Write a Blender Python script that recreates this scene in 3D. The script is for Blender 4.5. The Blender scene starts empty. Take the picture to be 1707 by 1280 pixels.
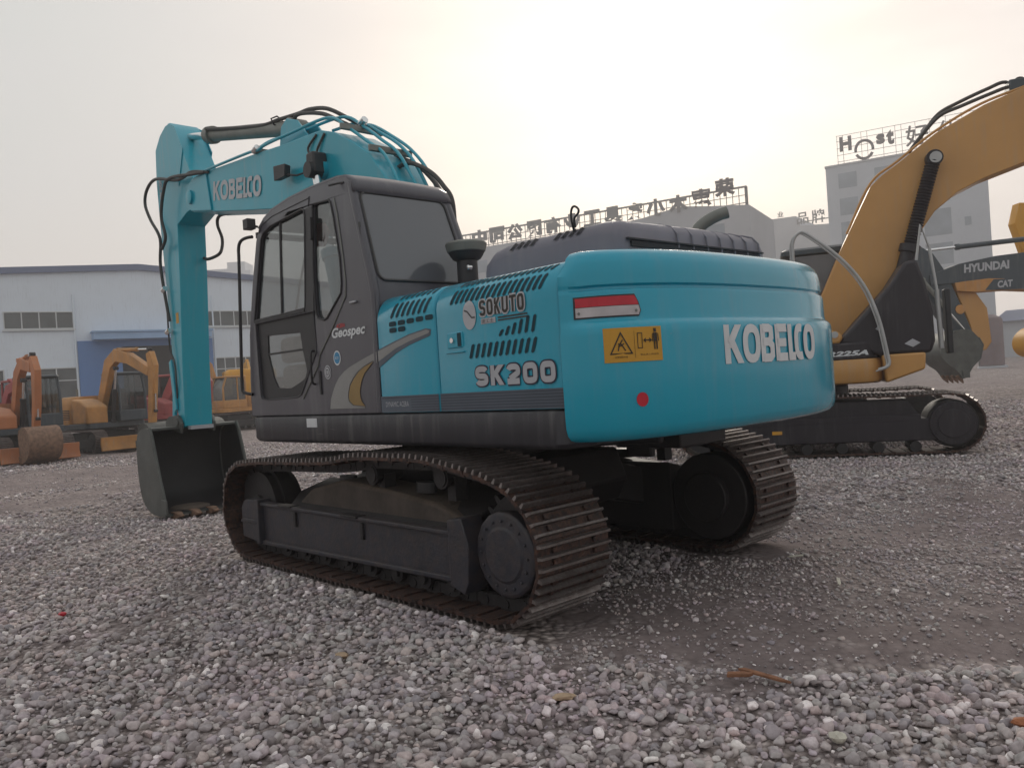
import bpy, bmesh, math, random
import numpy as np
from mathutils import Vector, Matrix, noise
from mathutils.geometry import tessellate_polygon
R = math.radians
S = bpy.context.scene
COL = S.collection
random.seed(7)

# ------------------------------------------------------------------ camera
CAM = Vector((-5.2471, 4.5091, 1.463))
yaw, pit, rol = R(-42.918), R(-0.3621), R(-3.7411)
fwd = Vector((math.cos(yaw)*math.cos(pit), math.sin(yaw)*math.cos(pit), math.sin(pit)))
rt = Vector((math.sin(yaw), -math.cos(yaw), 0)); up = rt.cross(fwd)
rr = rt*math.cos(rol)+up*math.sin(rol); uu = -rt*math.sin(rol)+up*math.cos(rol)
cd = bpy.data.cameras.new('camera'); co = bpy.data.objects.new('camera', cd); COL.objects.link(co)
co.matrix_world = Matrix(((rr.x, uu.x, -fwd.x, CAM.x), (rr.y, uu.y, -fwd.y, CAM.y), (rr.z, uu.z, -fwd.z, CAM.z), (0, 0, 0, 1)))
cd.sensor_width = 36; cd.lens = 1339.4/1707*36; cd.clip_end = 2000; cd.clip_start = 0.05
S.camera = co

# ------------------------------------------------------------------ sky and light
SUN = Vector((0.577, -0.744, 0.338)).normalized()
w = bpy.data.worlds.new("World"); S.world = w; w.use_nodes = True
nt = w.node_tree; nt.nodes.clear()
def N(nt, t, **k):
    n = nt.nodes.new(t)
    for a, v in k.items():
        setattr(n, a, v)
    return n
def L(nt, a, b): nt.links.new(a, b)
def math_(nt, op, a, b=None, c=None, clamp=False):
    n = N(nt, 'ShaderNodeMath', operation=op); n.use_clamp = clamp
    for i, v in enumerate((a, b, c)):
        if v is None: continue
        if isinstance(v, (int, float)): n.inputs[i].default_value = v
        else: L(nt, v, n.inputs[i])
    return n.outputs[0]
def mixc(nt, f, a, b, bt='MIX'):
    n = N(nt, 'ShaderNodeMix', data_type='RGBA', blend_type=bt)
    for s, v in ((n.inputs['Factor'], f), (n.inputs['A'], a), (n.inputs['B'], b)):
        if isinstance(v, (int, float)): s.default_value = v
        elif isinstance(v, tuple): s.default_value = v if len(v) == 4 else (*v, 1)
        else: L(nt, v, s)
    return n.outputs['Result']
def ramp(nt, f, stops):
    n = N(nt, 'ShaderNodeValToRGB'); e = n.color_ramp.elements
    while len(e) < len(stops): e.new(0.5)
    for i, (p, c) in enumerate(stops):
        e[i].position = p; e[i].color = c if len(c) == 4 else (*c, 1)
    if f is not None: L(nt, f, n.inputs[0])
    return n.outputs[0]
tc = N(nt, 'ShaderNodeTexCoord'); gen = tc.outputs['Generated']
sx = N(nt, 'ShaderNodeSeparateXYZ'); L(nt, gen, sx.inputs[0])
dot = N(nt, 'ShaderNodeVectorMath', operation='DOT_PRODUCT'); L(nt, gen, dot.inputs[0]); dot.inputs[1].default_value = Vector((0.44, -0.80, 0.40)).normalized()
d = math_(nt, 'MAXIMUM', dot.outputs['Value'], 0.0)
elev = ramp(nt, sx.outputs[2], [(0.0, (0.46, 0.415, 0.39)), (0.10, (0.43, 0.40, 0.375)), (0.24, (0.37, 0.378, 0.362)), (0.45, (0.365, 0.38, 0.37)), (1.0, (0.40, 0.42, 0.43))])
g1 = math_(nt, 'POWER', d, 6.0); g2 = math_(nt, 'POWER', d, 13.0)
mp = N(nt, 'ShaderNodeMapping'); L(nt, gen, mp.inputs[0]); mp.inputs['Scale'].default_value = (2.2, 2.2, 7.5)
nz = N(nt, 'ShaderNodeTexNoise'); L(nt, mp.outputs[0], nz.inputs['Vector']); nz.inputs['Scale'].default_value = 1.25; nz.inputs['Detail'].default_value = 5; nz.inputs['Roughness'].default_value = 0.55
cl = N(nt, 'ShaderNodeMapRange'); L(nt, nz.outputs[0], cl.inputs[0]); cl.inputs[1].default_value = 0.35; cl.inputs[2].default_value = 0.7; cl.inputs[3].default_value = 0.0; cl.inputs[4].default_value = 1.0
base = mixc(nt, math_(nt, 'MULTIPLY', g1, 0.9), elev, (0.575, 0.505, 0.480))
base = mixc(nt, math_(nt, 'MULTIPLY', g2, math_(nt, 'MULTIPLY_ADD', cl.outputs[0], 0.75, 0.25)), base, (0.72, 0.685, 0.645))
base = mixc(nt, math_(nt, 'MULTIPLY', math_(nt, 'SUBTRACT', 1.0, cl.outputs[0]), 0.30), base, (0.44, 0.415, 0.42))
bg = N(nt, 'ShaderNodeBackground'); L(nt, base, bg.inputs[0]); bg.inputs[1].default_value = 0.98
sk = N(nt, 'ShaderNodeTexSky', sky_type='NISHITA'); sk.sun_disc = False; sk.sun_elevation = math.asin(SUN.z); sk.sun_rotation = math.atan2(SUN.x, SUN.y)
sk.dust_density = 6; sk.air_density = 1.2
bg2 = N(nt, 'ShaderNodeBackground'); L(nt, sk.outputs[0], bg2.inputs[0]); bg2.inputs[1].default_value = 0.006
ad = N(nt, 'ShaderNodeAddShader'); L(nt, bg.outputs[0], ad.inputs[0]); L(nt, bg2.outputs[0], ad.inputs[1])
ow = N(nt, 'ShaderNodeOutputWorld'); L(nt, ad.outputs[0], ow.inputs[0])
sd = bpy.data.lights.new('sun', 'SUN'); sd.energy = 0.9; sd.angle = R(14); sd.color = (1, 0.93, 0.82)
so = bpy.data.objects.new('sun', sd); COL.objects.link(so); so.rotation_euler = (-SUN).to_track_quat('-Z', 'Y').to_euler()
S.view_settings.view_transform = 'Standard'; S.view_settings.look = 'None'; S.view_settings.gamma = 1; S.view_settings.exposure = 0.75
S.cycles.max_bounces = 8; S.cycles.transparent_max_bounces = 16; S.cycles.volume_bounces = 1; S.cycles.use_denoising = True
S.cycles.caustics_reflective = False; S.cycles.caustics_refractive = False; S.cycles.sample_clamp_indirect = 4

# ------------------------------------------------------------------ materials
def mat(name, col, rough=0.6, metal=0.0, var=0.12, vscale=3.0, dust=0.0, dustcol=(0.20, 0.16, 0.12), bump=0.0, bscale=40, coat=0.0, stain=None, stainamt=0.0, spec=0.5, streak=0.0, streakcol=(0.30, 0.30, 0.29)):
    m = bpy.data.materials.new(name); m.use_nodes = True; t = m.node_tree; b = t.nodes['Principled BSDF']
    b.inputs['Roughness'].default_value = rough; b.inputs['Metallic'].default_value = metal
    b.inputs['Specular IOR Level'].default_value = spec
    if coat: b.inputs['Coat Weight'].default_value = coat; b.inputs['Coat Roughness'].default_value = 0.12
    g = N(t, 'ShaderNodeNewGeometry'); p = g.outputs['Position']
    n1 = N(t, 'ShaderNodeTexNoise'); L(t, p, n1.inputs['Vector']); n1.inputs['Scale'].default_value = vscale; n1.inputs['Detail'].default_value = 6
    lo = tuple(c*(1-var) for c in col); hi = tuple(min(1, c*(1+var)) for c in col)
    c = ramp(t, n1.outputs[0], [(0.3, lo), (0.7, hi)])
    n2 = N(t, 'ShaderNodeTexNoise'); L(t, p, n2.inputs['Vector']); n2.inputs['Scale'].default_value = vscale*5; n2.inputs['Detail'].default_value = 8
    if stainamt:
        r = ramp(t, n2.outputs[0], [(0.5-0.25*stainamt, (0, 0, 0)), (0.68, (1, 1, 1))])
        c = mixc(t, math_(t, 'MULTIPLY', r, min(1, stainamt)), c, stain)
    if dust:
        s = N(t, 'ShaderNodeSeparateXYZ'); L(t, g.outputs['Normal'], s.inputs[0])
        f = math_(t, 'MAXIMUM', s.outputs[2], 0.0)
        f = math_(t, 'MULTIPLY_ADD', f, 0.8, 0.2)
        f = math_(t, 'MULTIPLY', f, math_(t, 'MULTIPLY_ADD', n2.outputs[0], 1.2, -0.05, True))
        f = math_(t, 'MULTIPLY', f, dust, None, True)
        c = mixc(t, f, c, dustcol)
        rgh = math_(t, 'MULTIPLY_ADD', f, 0.4, rough, True); L(t, rgh, b.inputs['Roughness'])
    if streak:
        mq = N(t, 'ShaderNodeMapping'); L(t, p, mq.inputs[0]); mq.inputs['Scale'].default_value = (11, 11, 0.9); n4 = N(t, 'ShaderNodeTexNoise'); L(t, mq.outputs[0], n4.inputs['Vector']); n4.inputs['Scale'].default_value = 1.4; n4.inputs['Detail'].default_value = 5
        n5 = N(t, 'ShaderNodeTexNoise'); L(t, p, n5.inputs['Vector']); n5.inputs['Scale'].default_value = 1.6; n5.inputs['Detail'].default_value = 3
        f4 = math_(t, 'MULTIPLY', ramp(t, n4.outputs[0], [(0.50, (0, 0, 0)), (0.74, (1, 1, 1))]), ramp(t, n5.outputs[0], [(0.40, (0.1, 0.1, 0.1)), (0.65, (1, 1, 1))]))
        mq2 = N(t, 'ShaderNodeMapping'); L(t, p, mq2.inputs[0]); mq2.inputs['Rotation'].default_value = (0.4, 0.7, 0.3); mq2.inputs['Scale'].default_value = (3, 60, 60); n6 = N(t, 'ShaderNodeTexNoise'); L(t, mq2.outputs[0], n6.inputs['Vector']); n6.inputs['Scale'].default_value = 1.0; n6.inputs['Detail'].default_value = 2
        f6 = math_(t, 'MULTIPLY', ramp(t, n6.outputs[0], [(0.69, (0, 0, 0)), (0.72, (1, 1, 1))]), ramp(t, n5.outputs[0], [(0.55, (0, 0, 0)), (0.62, (1, 1, 1))]))
        c = mixc(t, math_(t, 'MAXIMUM', math_(t, 'MULTIPLY', f4, streak), math_(t, 'MULTIPLY', f6, streak*1.3)), c, streakcol)
        if not dust: L(t, math_(t, 'MULTIPLY_ADD', n5.outputs[0], 0.25, rough-0.1, True), b.inputs['Roughness'])
    L(t, c, b.inputs['Base Color'])
    if bump:
        n3 = N(t, 'ShaderNodeTexNoise'); L(t, p, n3.inputs['Vector']); n3.inputs['Scale'].default_value = bscale; n3.inputs['Detail'].default_value = 4
        bp = N(t, 'ShaderNodeBump'); bp.inputs['Strength'].default_value = bump; bp.inputs['Distance'].default_value = 0.01; L(t, n3.outputs[0], bp.inputs['Height']); L(t, bp.outputs[0], b.inputs['Normal'])
    return m
def glass(name, tint, opac, rough=0.05, dirt=(0.25, 0.25, 0.25)):
    m = bpy.data.materials.new(name); m.use_nodes = True; t = m.node_tree; t.nodes.clear()
    o = N(t, 'ShaderNodeOutputMaterial'); tr = N(t, 'ShaderNodeBsdfTransparent'); tr.inputs[0].default_value = (*tint, 1)
    gl = N(t, 'ShaderNodeBsdfGlossy'); gl.inputs['Roughness'].default_value = rough; gl.inputs[0].default_value = (0.9, 0.9, 0.9, 1)
    df = N(t, 'ShaderNodeBsdfDiffuse'); df.inputs[0].default_value = (*dirt, 1)
    fr = N(t, 'ShaderNodeLayerWeight'); fr.inputs[0].default_value = 0.5
    m1 = N(t, 'ShaderNodeMixShader'); m1.inputs[0].default_value = opac; L(t, tr.outputs[0], m1.inputs[1]); L(t, df.outputs[0], m1.inputs[2])
    m2 = N(t, 'ShaderNodeMixShader'); L(t, math_(t, 'MULTIPLY_ADD', math_(t, 'POWER', fr.outputs['Facing'], 3.0), 0.6, 0.07, True), m2.inputs[0]); L(t, m1.outputs[0], m2.inputs[1]); L(t, gl.outputs[0], m2.inputs[2])
    L(t, m2.outputs[0], o.inputs[0]); return m
M = {}
M['teal'] = mat('teal_paint', (0.0, 0.315, 0.455), 0.24, 0, 0.05, 0.8, dust=0.05, dustcol=(0.22, 0.30, 0.30), coat=0.6, spec=0.3, streak=0.16)
M['teal_boom'] = mat('teal_boom_paint', (0.001, 0.345, 0.46), 0.34, 0, 0.06, 1.0, dust=0.12, dustcol=(0.26, 0.32, 0.30), coat=0.25, streak=0.22)
M['cab'] = mat('cab_grey_paint', (0.066, 0.064, 0.080), 0.34, 0, 0.10, 1.5, dust=0.13, dustcol=(0.22, 0.21, 0.19), coat=0.15, streak=0.20)
M['hood'] = mat('hood_grey_paint', (0.175, 0.17, 0.21), 0.5, 0, 0.10, 2.0, dust=0.30, dustcol=(0.24, 0.22, 0.20), streak=0.25)
M['skirt'] = mat('skirt_grey_paint', (0.030, 0.030, 0.038), 0.45, 0, 0.12, 2.0, dust=0.14, dustcol=(0.17, 0.15, 0.13), streak=0.30)
M['black'] = mat('black_rubber', (0.018, 0.018, 0.022), 0.5, 0, 0.2, 4, dust=0.15)
M['hose'] = mat('hose_rubber', (0.045, 0.045, 0.045), 0.55, 0, 0.2, 6, dust=0.25)
M['dark'] = mat('dark_undercarriage', (0.013, 0.011, 0.013), 0.6, 0, 0.3, 4, dust=0.16, dustcol=(0.10, 0.078, 0.06), bump=0.3)
M['rail'] = mat('track_frame_paint', (0.022, 0.023, 0.034), 0.5, 0, 0.25, 3, dust=0.45, dustcol=(0.11, 0.085, 0.07), bump=0.3, stain=(0.075, 0.05, 0.04), stainamt=0.35)
M['railtop'] = mat('dusty_frame_deck', (0.06, 0.048, 0.042), 0.85, 0, 0.4, 5, dust=0.75, dustcol=(0.17, 0.125, 0.09), bump=0.5)
M['shoe'] = mat('rusty_track_steel', (0.026, 0.018, 0.019), 0.50, 0.40, 0.45, 6, dust=0.32, dustcol=(0.12, 0.095, 0.08), bump=0.5, stain=(0.15, 0.062, 0.035), stainamt=0.55)
M['grouser'] = mat('worn_grouser_steel', (0.20, 0.18, 0.175), 0.42, 0.7, 0.25, 8, dust=0.3, dustcol=(0.14, 0.11, 0.10), bump=0.4, stain=(0.12, 0.08, 0.07), stainamt=0.5)
M['steel'] = mat('steel_grey', (0.19, 0.20, 0.185), 0.5, 0.3, 0.15, 5, dust=0.3)
M['chrome'] = mat('chrome_rod', (0.75, 0.76, 0.76), 0.18, 1.0, 0.05, 4)
M['bucket'] = mat('bucket_steel', (0.085, 0.09, 0.085), 0.55, 0.2, 0.25, 4, dust=0.3, dustcol=(0.16, 0.15, 0.12), bump=0.3)
M['bucket_in'] = mat('bucket_black_inside', (0.010, 0.009, 0.011), 0.6, 0.0, 0.3, 4, bump=0.3)  # near black tone for the inner faces of the buckets
M['rust'] = mat('rusty_teeth', (0.20, 0.12, 0.08), 0.75, 0.1, 0.35, 12, bump=0.5)
M['white'] = mat('white_vinyl', (0.62, 0.64, 0.66), 0.4, 0, 0.05, 5)
M['silver'] = mat('silver_vinyl', (0.42, 0.43, 0.46), 0.38, 0.2, 0.08, 5)
M['swoosh'] = mat('muted_silver_vinyl', (0.25, 0.25, 0.245), 0.45, 0.1, 0.1, 5)
M['gold'] = mat('gold_vinyl', (0.26, 0.165, 0.05), 0.45, 0, 0.1, 5)
M['navy'] = mat('navy_vinyl', (0.008, 0.012, 0.04), 0.4, 0, 0.1, 5)
M['ventdark'] = mat('vent_shade', (0.004, 0.035, 0.05), 0.8, 0, 0.1, 5)  # flat patches: the shade inside vent holes is put into this colour
M['shadegrey'] = mat('grey_vent_shade', (0.03, 0.03, 0.035), 0.8, 0, 0.1, 5)  # hood slots, slit and grilles: shade of the openings as a flat tone
M['red'] = mat('red_reflector', (0.50, 0.012, 0.03), 0.25, 0, 0.15, 8)
M['reflwhite'] = mat('white_reflector', (0.50, 0.46, 0.47), 0.35, 0, 0.12, 12)
M['label'] = mat('amber_label', (0.55, 0.28, 0.02), 0.4, 0, 0.05, 5)
M['ink'] = mat('black_ink', (0.02, 0.015, 0.01), 0.5, 0, 0.1, 5)
M['stripe'] = mat('stripe_grey', (0.075, 0.095, 0.125), 0.45, 0, 0.1, 5)
M['stripe2'] = mat('stripe_dark', (0.03, 0.04, 0.06), 0.45, 0, 0.1, 5)
M['glass'] = glass('cab_glass', (0.58, 0.61, 0.62), 0.06)
M['glassdark'] = glass('rear_glass', (0.30, 0.32, 0.34), 0.66, 0.12, (0.155, 0.16, 0.18))
M['seat'] = mat('seat_cloth', (0.05, 0.05, 0.055), 0.9, 0, 0.2, 8)
M['khaki'] = mat('khaki_box', (0.14, 0.135, 0.11), 0.7, 0, 0.2, 8)
M['redmatte'] = mat('red_matte', (0.55, 0.05, 0.05), 0.7, 0, 0.1, 8)

# ------------------------------------------------------------------ mesh helpers
class MB:
    def __init__(s): s.v = []; s.f = []
    def add(s, vs, fs):
        o = len(s.v); s.v += [tuple(x) for x in vs]; s.f += [[i+o for i in f] for f in fs]; return s
    def box(s, x0, x1, y0, y1, z0, z1, T=None):
        vs = [Vector((x, y, z)) for x in (x0, x1) for y in (y0, y1) for z in (z0, z1)]
        if T is not None: vs = [T @ q for q in vs]
        return s.add(vs, [(0, 1, 3, 2), (4, 6, 7, 5), (0, 4, 5, 1), (2, 3, 7, 6), (0, 2, 6, 4), (1, 5, 7, 3)])
    def loft(s, rings, closed=True, caps=True):
        n = len(rings[0]); vs = [q for r in rings for q in r]; fs = []
        for i in range(len(rings)-1):
            for j in range(n if closed else n-1):
                k = (j+1) % n; fs.append((i*n+j, i*n+k, (i+1)*n+k, (i+1)*n+j))
        if caps and closed: fs.append(tuple(range(n))[::-1]); fs.append(tuple((len(rings)-1)*n+j for j in range(n)))
        return s.add(vs, fs)
    def prism(s, pts, y0, y1, axis='y', T=None):          # polygon (a,b) pushed along an axis
        def P(a, b, c): return {'y': (a, c, b), 'x': (c, a, b), 'z': (a, b, c)}[axis]
        r0 = [Vector(P(a, b, y0)) for a, b in pts]; r1 = [Vector(P(a, b, y1)) for a, b in pts]
        if T is not None: r0 = [T @ q for q in r0]; r1 = [T @ q for q in r1]
        return s.loft([r0, r1])
    def plate(s, outer, holes, y0, y1, fn=None):           # polygon in (x,z) with holes, thick from y0 to y1
        loops = [outer]+holes
        polys = [[Vector((a, b, 0)) for a, b in lp] for lp in loops]
        tri = tessellate_polygon(polys); flat = [q for lp in loops for q in lp]; n = len(flat)
        fn = fn or (lambda a, b, y: (a, y, b))
        vs = [fn(a, b, y0) for a, b in flat]+[fn(a, b, y1) for a, b in flat]
        fs = [tuple(t) for t in tri]+[tuple(i+n for i in t)[::-1] for t in tri]
        o = 0
        for lp in loops:
            m = len(lp)
            for i in range(m): fs.append((o+i, o+(i+1) % m, n+o+(i+1) % m, n+o+i))
            o += m
        return s.add(vs, fs)
    def tube(s, path, r, n=8, caps=True):
        P = [Vector(q) for q in path]; rs = r if isinstance(r, (list, tuple)) else [r]*len(P)
        t0 = (P[1]-P[0]).normalized(); a = Vector((0, 0, 1)) if abs(t0.z) < 0.9 else Vector((1, 0, 0))
        u = t0.cross(a).normalized(); rings = []
        for i, q in enumerate(P):
            t = (P[min(i+1, len(P)-1)]-P[max(i-1, 0)]).normalized()
            u = (u-t*u.dot(t)).normalized(); v = t.cross(u)
            rings.append([q+(u*math.cos(2*math.pi*k/n)+v*math.sin(2*math.pi*k/n))*rs[i] for k in range(n)])
        return s.loft(rings, True, caps)
    def cyl(s, a, b, r, n=20, r2=None): return s.tube([a, b], [r, r if r2 is None else r2], n)
    def lathe(s, prof, o, n=28, ax=Vector((0, 0, 1))):
        ax = Vector(ax).normalized(); q = Vector((0, 0, 1)).rotation_difference(ax); o = Vector(o)
        return s.loft([[o+q @ Vector((r*math.cos(2*math.pi*k/n), r*math.sin(2*math.pi*k/n), h)) for k in range(n)] for r, h in prof])
    def build(s, name, m, parent=None, bevel=0, seg=2, smooth=35, recalc=True):
        me = bpy.data.meshes.new(name); me.from_pydata(s.v, [], s.f)
        if recalc:
            bm = bmesh.new(); bm.from_mesh(me); bmesh.ops.recalc_face_normals(bm, faces=bm.faces); bm.to_mesh(me); bm.free()
        if smooth: me.shade_smooth(); me.set_sharp_from_angle(angle=R(smooth))
        me.materials.append(M[m] if isinstance(m, str) else m)
        o = bpy.data.objects.new(name, me); COL.objects.link(o)
        if parent is not None: o.parent = parent
        if bevel:
            b = o.modifiers.new('bevel', 'BEVEL'); b.width = bevel; b.segments = seg; b.limit_method = 'ANGLE'; b.angle_limit = R(32); b.harden_normals = False
        return o
def each(mb, name, m, parent, **k):
    """build every loose piece of mb as an object of its own"""
    p = list(range(len(mb.v)))
    def find(a):
        while p[a] != a: p[a] = p[p[a]]; a = p[a]
        return a
    for f in mb.f:
        for q in f[1:]: p[find(q)] = find(f[0])
    grp = {}
    for f in mb.f: grp.setdefault(find(f[0]), []).append(f)
    out = []
    for fs in grp.values():
        idx = sorted({q for f in fs for q in f}); mp_ = {q: i for i, q in enumerate(idx)}; c = MB(); c.v = [mb.v[q] for q in idx]; c.f = [[mp_[q] for q in f] for f in fs]
        out.append(c.build(name, m, parent, **k))
    return out
def tag(o, label=None, cat=None, group=None, kind=None):
    if label: o['label'] = label
    if cat: o['category'] = cat
    if group: o['group'] = group
    if kind: o['kind'] = kind
    return o
def empty(name, loc, rz=0.0, **k):
    o = bpy.data.objects.new(name, None); COL.objects.link(o); o.location = loc; o.rotation_euler = (0, 0, R(rz)); o.empty_display_size = 0.3
    return tag(o, **k)
def catmull(P, n=6):
    P = [Vector(q) for q in P]; Q = [P[0]*2-P[1]]+P+[P[-1]*2-P[-2]]; out = []
    for i in range(1, len(Q)-2):
        a, b, c, e = Q[i-1:i+3]
        for k in range(n):
            t = k/n; out.append(0.5*((2*b)+(c-a)*t+(2*a-5*b+4*c-e)*t*t+(3*b-a-3*c+e)*t**3))
    out.append(P[-1]); return out
_dg = None
def text_tris(body, size=1.0, bold=0.0, sx=1.0, shear=0.0):
    c = bpy.data.curves.new('lettering', 'FONT'); c.body = body; c.size = size; c.offset = bold; c.shear = shear; c.resolution_u = 3; c.fill_mode = 'FRONT'
    o = bpy.data.objects.new('lettering', c); COL.objects.link(o); bpy.context.view_layer.update()
    me = bpy.data.meshes.new_from_object(o.evaluated_get(bpy.context.evaluated_depsgraph_get()))
    vs = [(v.co.x*sx, v.co.y) for v in me.vertices]; fs = [tuple(p.vertices) for p in me.polygons]
    bpy.data.objects.remove(o); bpy.data.curves.remove(c); bpy.data.meshes.remove(me)
    return vs, fs
def fit(vs, w, h):
    x0 = min(v[0] for v in vs); x1 = max(v[0] for v in vs); y0 = min(v[1] for v in vs); y1 = max(v[1] for v in vs)
    return [((a-x0)/(x1-x0)*w, (b-y0)/(y1-y0)*h) for a, b in vs]
def letters(name, body, w, h, fn, m, parent, bold=0.0, shear=0.0, pad=0.0):
    """flat lettering of w x h metres laid on a surface by fn(u, v)"""
    vs, fs = text_tris(body, 1, bold, 1, shear); vs = fit(vs, w+2*pad, h+2*pad)
    return MB().add([fn(a-pad, b-pad) for a, b in vs], fs).build(name, m, parent, smooth=0, recalc=False)
def ribbons(name, strokes, th, fn, m, parent, cw=1.0, thin=None):
    """letters drawn as mitred strokes [(u,v)...] of thickness th, laid by fn"""
    mb = MB(); fn0 = fn
    for ki, st in enumerate(strokes):
        a0, b0 = st[0]; o_ = fn0(a0, b0); nn = (fn0(a0+0.01, b0)-o_).cross(fn0(a0, b0+0.01)-o_).normalized()*(0.0005*ki)
        fn = (lambda u, v, nn=nn: fn0(u, v)+nn)
        if len(st) == 2 and abs(st[0][0]-st[1][0]) > 1e-6 and abs(st[0][1]-st[1][1]) > 1e-6 and th > 0.03:
            (a0, b0), (a1, b1) = st; k = th/2*math.hypot(a1-a0, b1-b0)/abs(b1-b0)
            mb.add([fn(a0-k, b0), fn(a0+k, b0), fn(a1+k, b1), fn(a1-k, b1)], [(0, 1, 2, 3)]); continue
        closed = st[0] == st[-1]; P = [Vector((a*cw, b)) for a, b in (st[:-1] if closed else st)]; n = len(P); A = []; B = []
        for i in range(n):
            p0 = P[i-1] if (closed or i > 0) else None; p1 = P[(i+1) % n] if (closed or i < n-1) else None
            t0 = (P[i]-p0).normalized() if p0 is not None else (p1-P[i]).normalized(); t1 = (p1-P[i]).normalized() if p1 is not None else t0
            n0 = Vector((-t0.y, t0.x)); n1 = Vector((-t1.y, t1.x)); b = (n0+n1).normalized(); k = th/2/max(0.4, b.dot(n0)); A.append(P[i]+b*k); B.append(P[i]-b*k)
        vs = [fn(q.x, q.y) for q in A]+[fn(q.x, q.y) for q in B]
        mb.add(vs, [(i, (i+1) % n, n+(i+1) % n, n+i) for i in range(n if closed else n-1)])
    return mb.build(name, m, parent, smooth=0, recalc=False)
def oval(cx, cy, rx, ry, n=20, a0=0, a1=360, p=1.0):
    o = []
    for k in range(n+1):
        a = R(a0+(a1-a0)*k/n); c, s_ = math.cos(a), math.sin(a)
        o.append((cx+rx*math.copysign(abs(c)**p, c), cy+ry*math.copysign(abs(s_)**p, s_)))
    if abs(a1-a0) == 360: o[-1] = o[0]
    return o
def maker_logo(name, w, h, fn, m, parent):
    """seven fat condensed capitals K O B E L C O with the last four linked"""
    t = 0.20; q = t/2; U = w/5.65
    def sc(a, b): return fn(a*U, b*h)
    th = t
    st = [[(q, 0), (q, 1)], [(q+0.02, 0.40), (0.70, 1.0)], [(0.28, 0.62), (0.74, 0.0)]]
    st += [oval(1.38, 0.5, 0.36, 0.5-q, 24, p=0.8)]
    x = 2.05; st += [[(x, 0), (x, 1)], [(x, 1-q), (x+0.38, 1-q), (x+0.5, 0.86), (x+0.5, 0.66), (x+0.38, 0.53), (x, 0.53)], [(x+0.36, 0.53), (x+0.54, 0.42), (x+0.54, 0.18), (x+0.4, q), (x, q)]]
    x = 2.95; st += [[(x, 0), (x, 1)], [(x, 1-q), (x+0.62, 1-q)], [(x, 0.5), (x+0.55, 0.5)], [(x, q), (x+0.62, q)]]
    x = 3.78; st += [[(x, 1), (x, q), (x+0.34, q)]]
    st += [oval(4.50, 0.5, 0.30, 0.5-q, 18, 70, 290, p=0.7)]
    st += [oval(5.2, 0.5, 0.33, 0.5-q, 24, p=0.8)]
    mb = MB(); asp = U/h
    for s_ in st:                                          # scale first so that stroke width is the same both ways
        pass
    return ribbons(name, [[(a*U, b*h) for a, b in s_] for s_ in st], th*h*1.12, fn, m, parent)

# ------------------------------------------------------------------ shared machine pieces
def track_path(xr, xf, r, top, n=400):
    """outer face of the shoe plates, closed, (x,z); top: list of (x,z) from front to rear"""
    P = []
    for k in range(41): P.append((xr+(xf-xr)*k/40, 0.03))
    for k in range(1, 20): a = R(-90+k*8.6); P.append((xf+r*math.cos(a), 0.03+r+r*math.sin(a)))
    P += [(q.x, q.z) for q in catmull([(a, 0, b) for a, b in top], 8)]
    for k in range(0, 20): a = R(105+k*8.7); P.append((xr+r*math.cos(a), 0.03+r+r*math.sin(a)))
    P.append(P[0]); P = np.array(P); d = np.r_[0, np.cumsum(np.hypot(*np.diff(P, axis=0).T))]
    return P, d
def track(parent, yc, w, xr, xf, r, top, pitch=0.19, shoe='shoe', gr='grouser', lug=True):
    P, d = track_path(xr, xf, r, top); n = round(d[-1]/pitch); pl = MB(); gb = MB(); ck = MB()
    def at(s):
        s %= d[-1]; return np.array([np.interp(s, d, P[:, 0]), np.interp(s, d, P[:, 1])])
    for i in range(n):
        s0 = d[-1]*i/n; a = at(s0); b = at(s0+d[-1]/n*0.97); t = (b-a)/np.hypot(*(b-a)); nn = np.array([t[1], -t[0]]); L_ = np.hypot(*(b-a))
        T = Matrix(((t[0], 0, nn[0], a[0]), (0, 1, 0, yc+random.uniform(-0.004, 0.004)), (t[1], 0, nn[1], a[1]), (0, 0, 0, 1)))
        # curved plate: slightly dished, rounded ends
        for k in range(1):
            pl.box(0, L_, -w/2, w/2, -0.022, 0.0, T)
            pl.box(L_*0.80, L_*1.03, -w/2+0.012, w/2-0.012, -0.035, -0.010, T)
        for x in (0.10, 0.46, 0.82):
            gb.add([T @ Vector(q) for q in [(L_*x-0.012, -w/2, -0.002), (L_*x+0.012, -w/2, -0.002), (L_*x+0.008, -w/2+0.006, 0.03), (L_*x-0.006, -w/2+0.006, 0.03), (L_*x-0.012, w/2, -0.002), (L_*x+0.012, w/2, -0.002), (L_*x+0.008, w/2-0.006, 0.03), (L_*x-0.006, w/2-0.006, 0.03)]], [(0, 1, 2, 3), (7, 6, 5, 4), (3, 2, 6, 7), (1, 5, 6, 2), (0, 3, 7, 4)])
        for y in (-0.085, 0.085):
            if lug: ck.box(-L_*0.05, L_*0.97, y-0.022, y+0.022, -0.105, -0.0225, T)
        if lug:
            ck.cyl(T @ Vector((L_*0.5, -0.115, -0.062)), T @ Vector((L_*0.5, 0.115, -0.062)), 0.03, 8)
            for y in (-0.17, 0.17):
                for x in (0.28, 0.64): pl.box(L_*x-0.014, L_*x+0.014, y-0.014, y+0.014, 0.0, 0.016, T)
    o = pl.build('crawler_track', shoe, parent, smooth=0)
    gb.build('grousers', gr, o, smooth=0)
    if lug: ck.build('link_chain', 'dark', o, smooth=35)
    return o
def bolts(mb, c, ax, rad, n, r=0.012, h=0.012):
    ax = Vector(ax); q = Vector((0, 0, 1)).rotation_difference(ax)
    for k in range(n):
        p = Vector(c)+q @ Vector((rad*math.cos(2*math.pi*k/n), rad*math.sin(2*math.pi*k/n), 0)); mb.cyl(p, p+ax*h, r, 6)
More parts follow.
